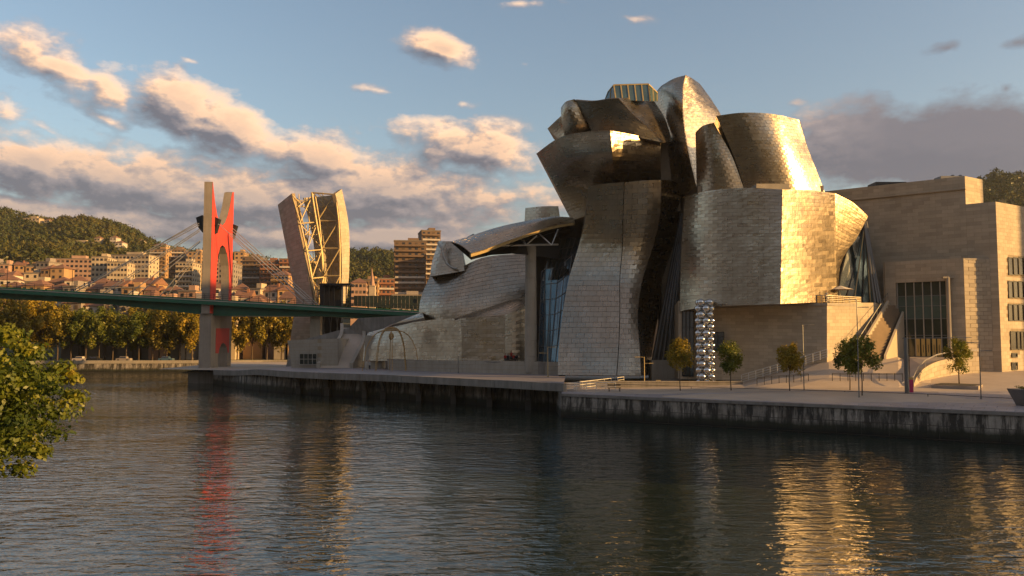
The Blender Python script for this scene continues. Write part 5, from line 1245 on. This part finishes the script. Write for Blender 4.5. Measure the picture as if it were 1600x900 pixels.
# thick post with the pink banner
t=empty('banner_post',onp(1417.5,618.5)); tag(t,'thick dark post with a thin arm across its top beside the entrance ramp','post'); g=MB(); g.tube((0,0,0),(0,0,7.0),.26,.24,10); g.build('pole','grey_steel',t); g=MB(); g.tube((-.4,0,6.9),(8,0,7.0),.04,n=5); g.build('arm','grey_steel',t); g=MB(); g.box((0,0,.1),(.9,.9,.2)); g.build('base','dark_steel',t)
t=empty('info_pillar',onp(1424,617.5)); tag(t,'magenta information pillar with a yellow top beside the thick post','pillar'); g=MB(); g.box((0,0,.95),(.42,.3,1.9)); g.build('panel','magenta',t); g=MB(); g.box((0,0,2.03),(.46,.34,.26)); g.build('cap','yellow_box',t)
t=empty('litter_bin',onp(1028.5,604)); tag(t,'yellow litter bin standing alone before the shaded stone base','bin'); g=MB(); g.box((0,0,.42),(.62,.4,.84)); g.build('body','yellow_box',t); g=MB(); g.box((0,0,.88),(.68,.46,.08)); g.build('lid','gold_steel',t)
# bench near the left corner with luggage-like shapes
t=empty('bench',onp(960,611.5)); tag(t,'small dark bench beside the railing at the promenade corner','bench')
for k in range(3): g=MB(); g.box((0,-.18+.18*k,.45),(1.7,.13,.05)); g.build('slat','bark',t)
for sx in (-.7,.7): g=MB(); g.box((sx,0,.22),(.08,.45,.44)); g.build('leg','dark_steel',t)
g=MB(); g.box((0,.3,.8),(1.7,.04,.16)); g.build('backrest','bark',t)
# stone planter
t=empty('stone_planter',at3(1497,96,3.3)); tag(t,'long low stone planter that holds the flat-tiered tree','planter')
z0=3.2
def gr(px,py,z): return G(px,py,z)
a=gr(1455,611,z0); b=gr(1529,613,z0); c=gr(1541,610,z0); d=gr(1470,607,z0)
g=MB(); g.prism([(a.x,a.y,z0-.4),(b.x,b.y,z0-.4),(c.x,c.y+.7,z0-.4),(d.x,d.y+.7,z0-.4)],(0,0,1.15)); g.build('box','planter_stone',t,world=True)
ct=(a+b+c+d)/4; pp=[ct.lerp(v_,.88) for v_ in (a,b,c,d)]
g=MB(); g.prism([(p.x,p.y+.25,z0+.73) for p in pp],(0,0,.06)); g.build('soil','soil',t,world=True)
# dark container at the right edge
t=empty('stone_tub',onp(1604,634)); tag(t,'dark flared plant tub cut off by the frame at the far right','tub'); g=MB(); g.box((0,0,.85),(1.3,1.3,1.7),taper=1.9); g.build('tub','grey_steel',t); v,rn=leafcloud(300,(1.1,1.1,.3),.12,12,'ball',55,.4); v[:,2]+=1.75; link('plants',leafmesh('plants',v,rn,'leaves_green'),t)
# steel edge line across the promenade
KE=[onp(960,605,3.07)]+[onp(px,py,3.06) for px,py in ((1080,609.5),(1200,613.5),(1320,617),(1450,622),(1600,630),(1750,637))]
railing(KE,.45,'long thin low guard rail running the length of the promenade',bars=(1,),m='dark_steel',r=.04)
# tree pits
for px,py in ((1063,612),(1143,614),(1234.5,616),(1328,615),(1347,621)):
    q=onp(px,py,3.06); o=MB(); o.box((q.x,q.y,3.09),(1.6,1.6,.05)); oo=o.build('tree_grate','dark_steel'); oo['kind']='thing'; tag(oo,'dark tree grate under the '+{1063:'round yellow-green tree',1143:'dark round tree by the ball column',1234.5:'slim olive tree',1328:'left tree of the overlapping pair',1347:'right tree of the overlapping pair'}[px],'tree grate','tree grates in the promenade')
# low walls of the basin behind the promenade
BW=empty('basin_wall',at3(960,112,3)); tag(BW,'long low grey wall of the water basin behind the promenade','low wall'); BW['kind']='thing'
g=MB(); a=at3(905,114,3); b=at3(1158,113,3); g.prism([(a.x,a.y,2.8),(b.x,b.y,2.8),(b.x,b.y+.5,2.8),(a.x,a.y+.5,2.8)],(0,0,1.0)); g.build('wall','concrete',BW,world=True)
g=MB(); g.prism([(a.x,a.y-.08,3.803),(b.x,b.y-.08,3.803),(b.x,b.y+.6,3.803),(a.x,a.y+.6,3.803)],(0,0,.1)); g.build('coping','pale_concrete',BW,world=True)
# ---- tall sculptures, plain stand-ins
q=G(1100.5,590,3.0); q=at3(1100.5,116,3.1)
t=empty('steel_column_sculpture',q); tag(t,'tall mirror-bright steel column of stacked rounded blocks before the stone base','sculpture')
mb_=MB(); mb_.sphere((0,0,0),.56,12,8,.9); bm_=mesh('steel_block',mb_.v,mb_.f,'mirror_steel',True,mb_.r)
hcol=(591-458)/F*116
nl=14
for j in range(nl):
    for k in range(4):
        a=math.pi/2*k+(math.pi/4 if j%2 else 0)
        link('steel_block',bm_,t,(math.cos(a)*.92,math.sin(a)*.92,.5+j*(hcol-.8)/(nl-1)))
g=MB(); g.tube((0,0,0),(0,0,hcol-.3),.35,n=10); g.build('core','mirror_steel',t)
t=empty('arched_sculpture',at3(612,146.5,4.0)); tag(t,'tall bronze sculpture of thin crossing arches before the dark titanium wall','sculpture')
for k in range(4):
    a=math.pi*k/4+.12; hgt=[7.4,7.9,7.1,7.7][k]; rad=[5.2,4.2,4.9,3.6][k]; pts=[]
    for i in range(17):
        u=-1+i/8; zz0=hgt*(1-abs(u)**3.2)**.6 if abs(u)<1 else 0
        pts.append(Vector((math.cos(a)*rad*u,math.sin(a)*rad*u*.5,zz0-.02)))
    g=MB(); g.path(pts,[.06+.08*(1-abs(-1+i/8)) for i in range(17)],7); g.build('arch','bronze',t)
g=MB(); g.sphere((0,0,6.3),.5,12,8,1.3); g.build('boss','bronze',t)
# benches and people-free far details: parked cars under the far trees
def car(q,rz,col,lb):
    t=empty('parked_car',q,rz); tag(t,lb,'car','cars parked under the far trees')
    g=MB(); g.box((0,0,.62),(4.2,1.7,.65),taper=.97); g.box((-.1,0,1.2),(2.3,1.5,.55),taper=.8); g.build('body',col,t)
    g=MB(); g.box((-.1,-.0,1.18),(2.1,1.56,.36),taper=.82); g.build('window','house_glass',t)
    for sx in (-1.3,1.3):
        for sy in (-.8,.8): g=MB(); g.tube((sx,sy-.1,.33),(sx,sy+.1,.33),.33,n=10); g.build('wheel','dark_steel',t)
for k,(px,c,cn) in enumerate([(128,'wall_white','white'),(150,'dark_steel','dark'),(196,'wall_grey','grey'),(262,'blue_glass','blue')]):
    car(((px-800)/F*238.2,238.2,3.03),random.uniform(-.05,.05),c,cn+' car parked under the trees of the far bank, '+ORD[k]+' from the left')

# ---- the evening air
hz=bpy.data.materials.new('haze'); hz.use_nodes=True; N_=NT(hz.node_tree); hz.node_tree.nodes.clear(); o_=N_.new('ShaderNodeOutputMaterial'); pv_=N_.new('ShaderNodeVolumePrincipled')
pv_.inputs['Color'].default_value=(.93,.93,.95,1); pv_.inputs['Density'].default_value=.00006; pv_.inputs['Anisotropy'].default_value=.2
N_.link(pv_.outputs[0],o_.inputs['Volume']); MATS['haze']=hz
g=MB(); g.box((0,600,147),(9000,7200,304)); o=g.build('haze','haze'); o['kind']='stuff'
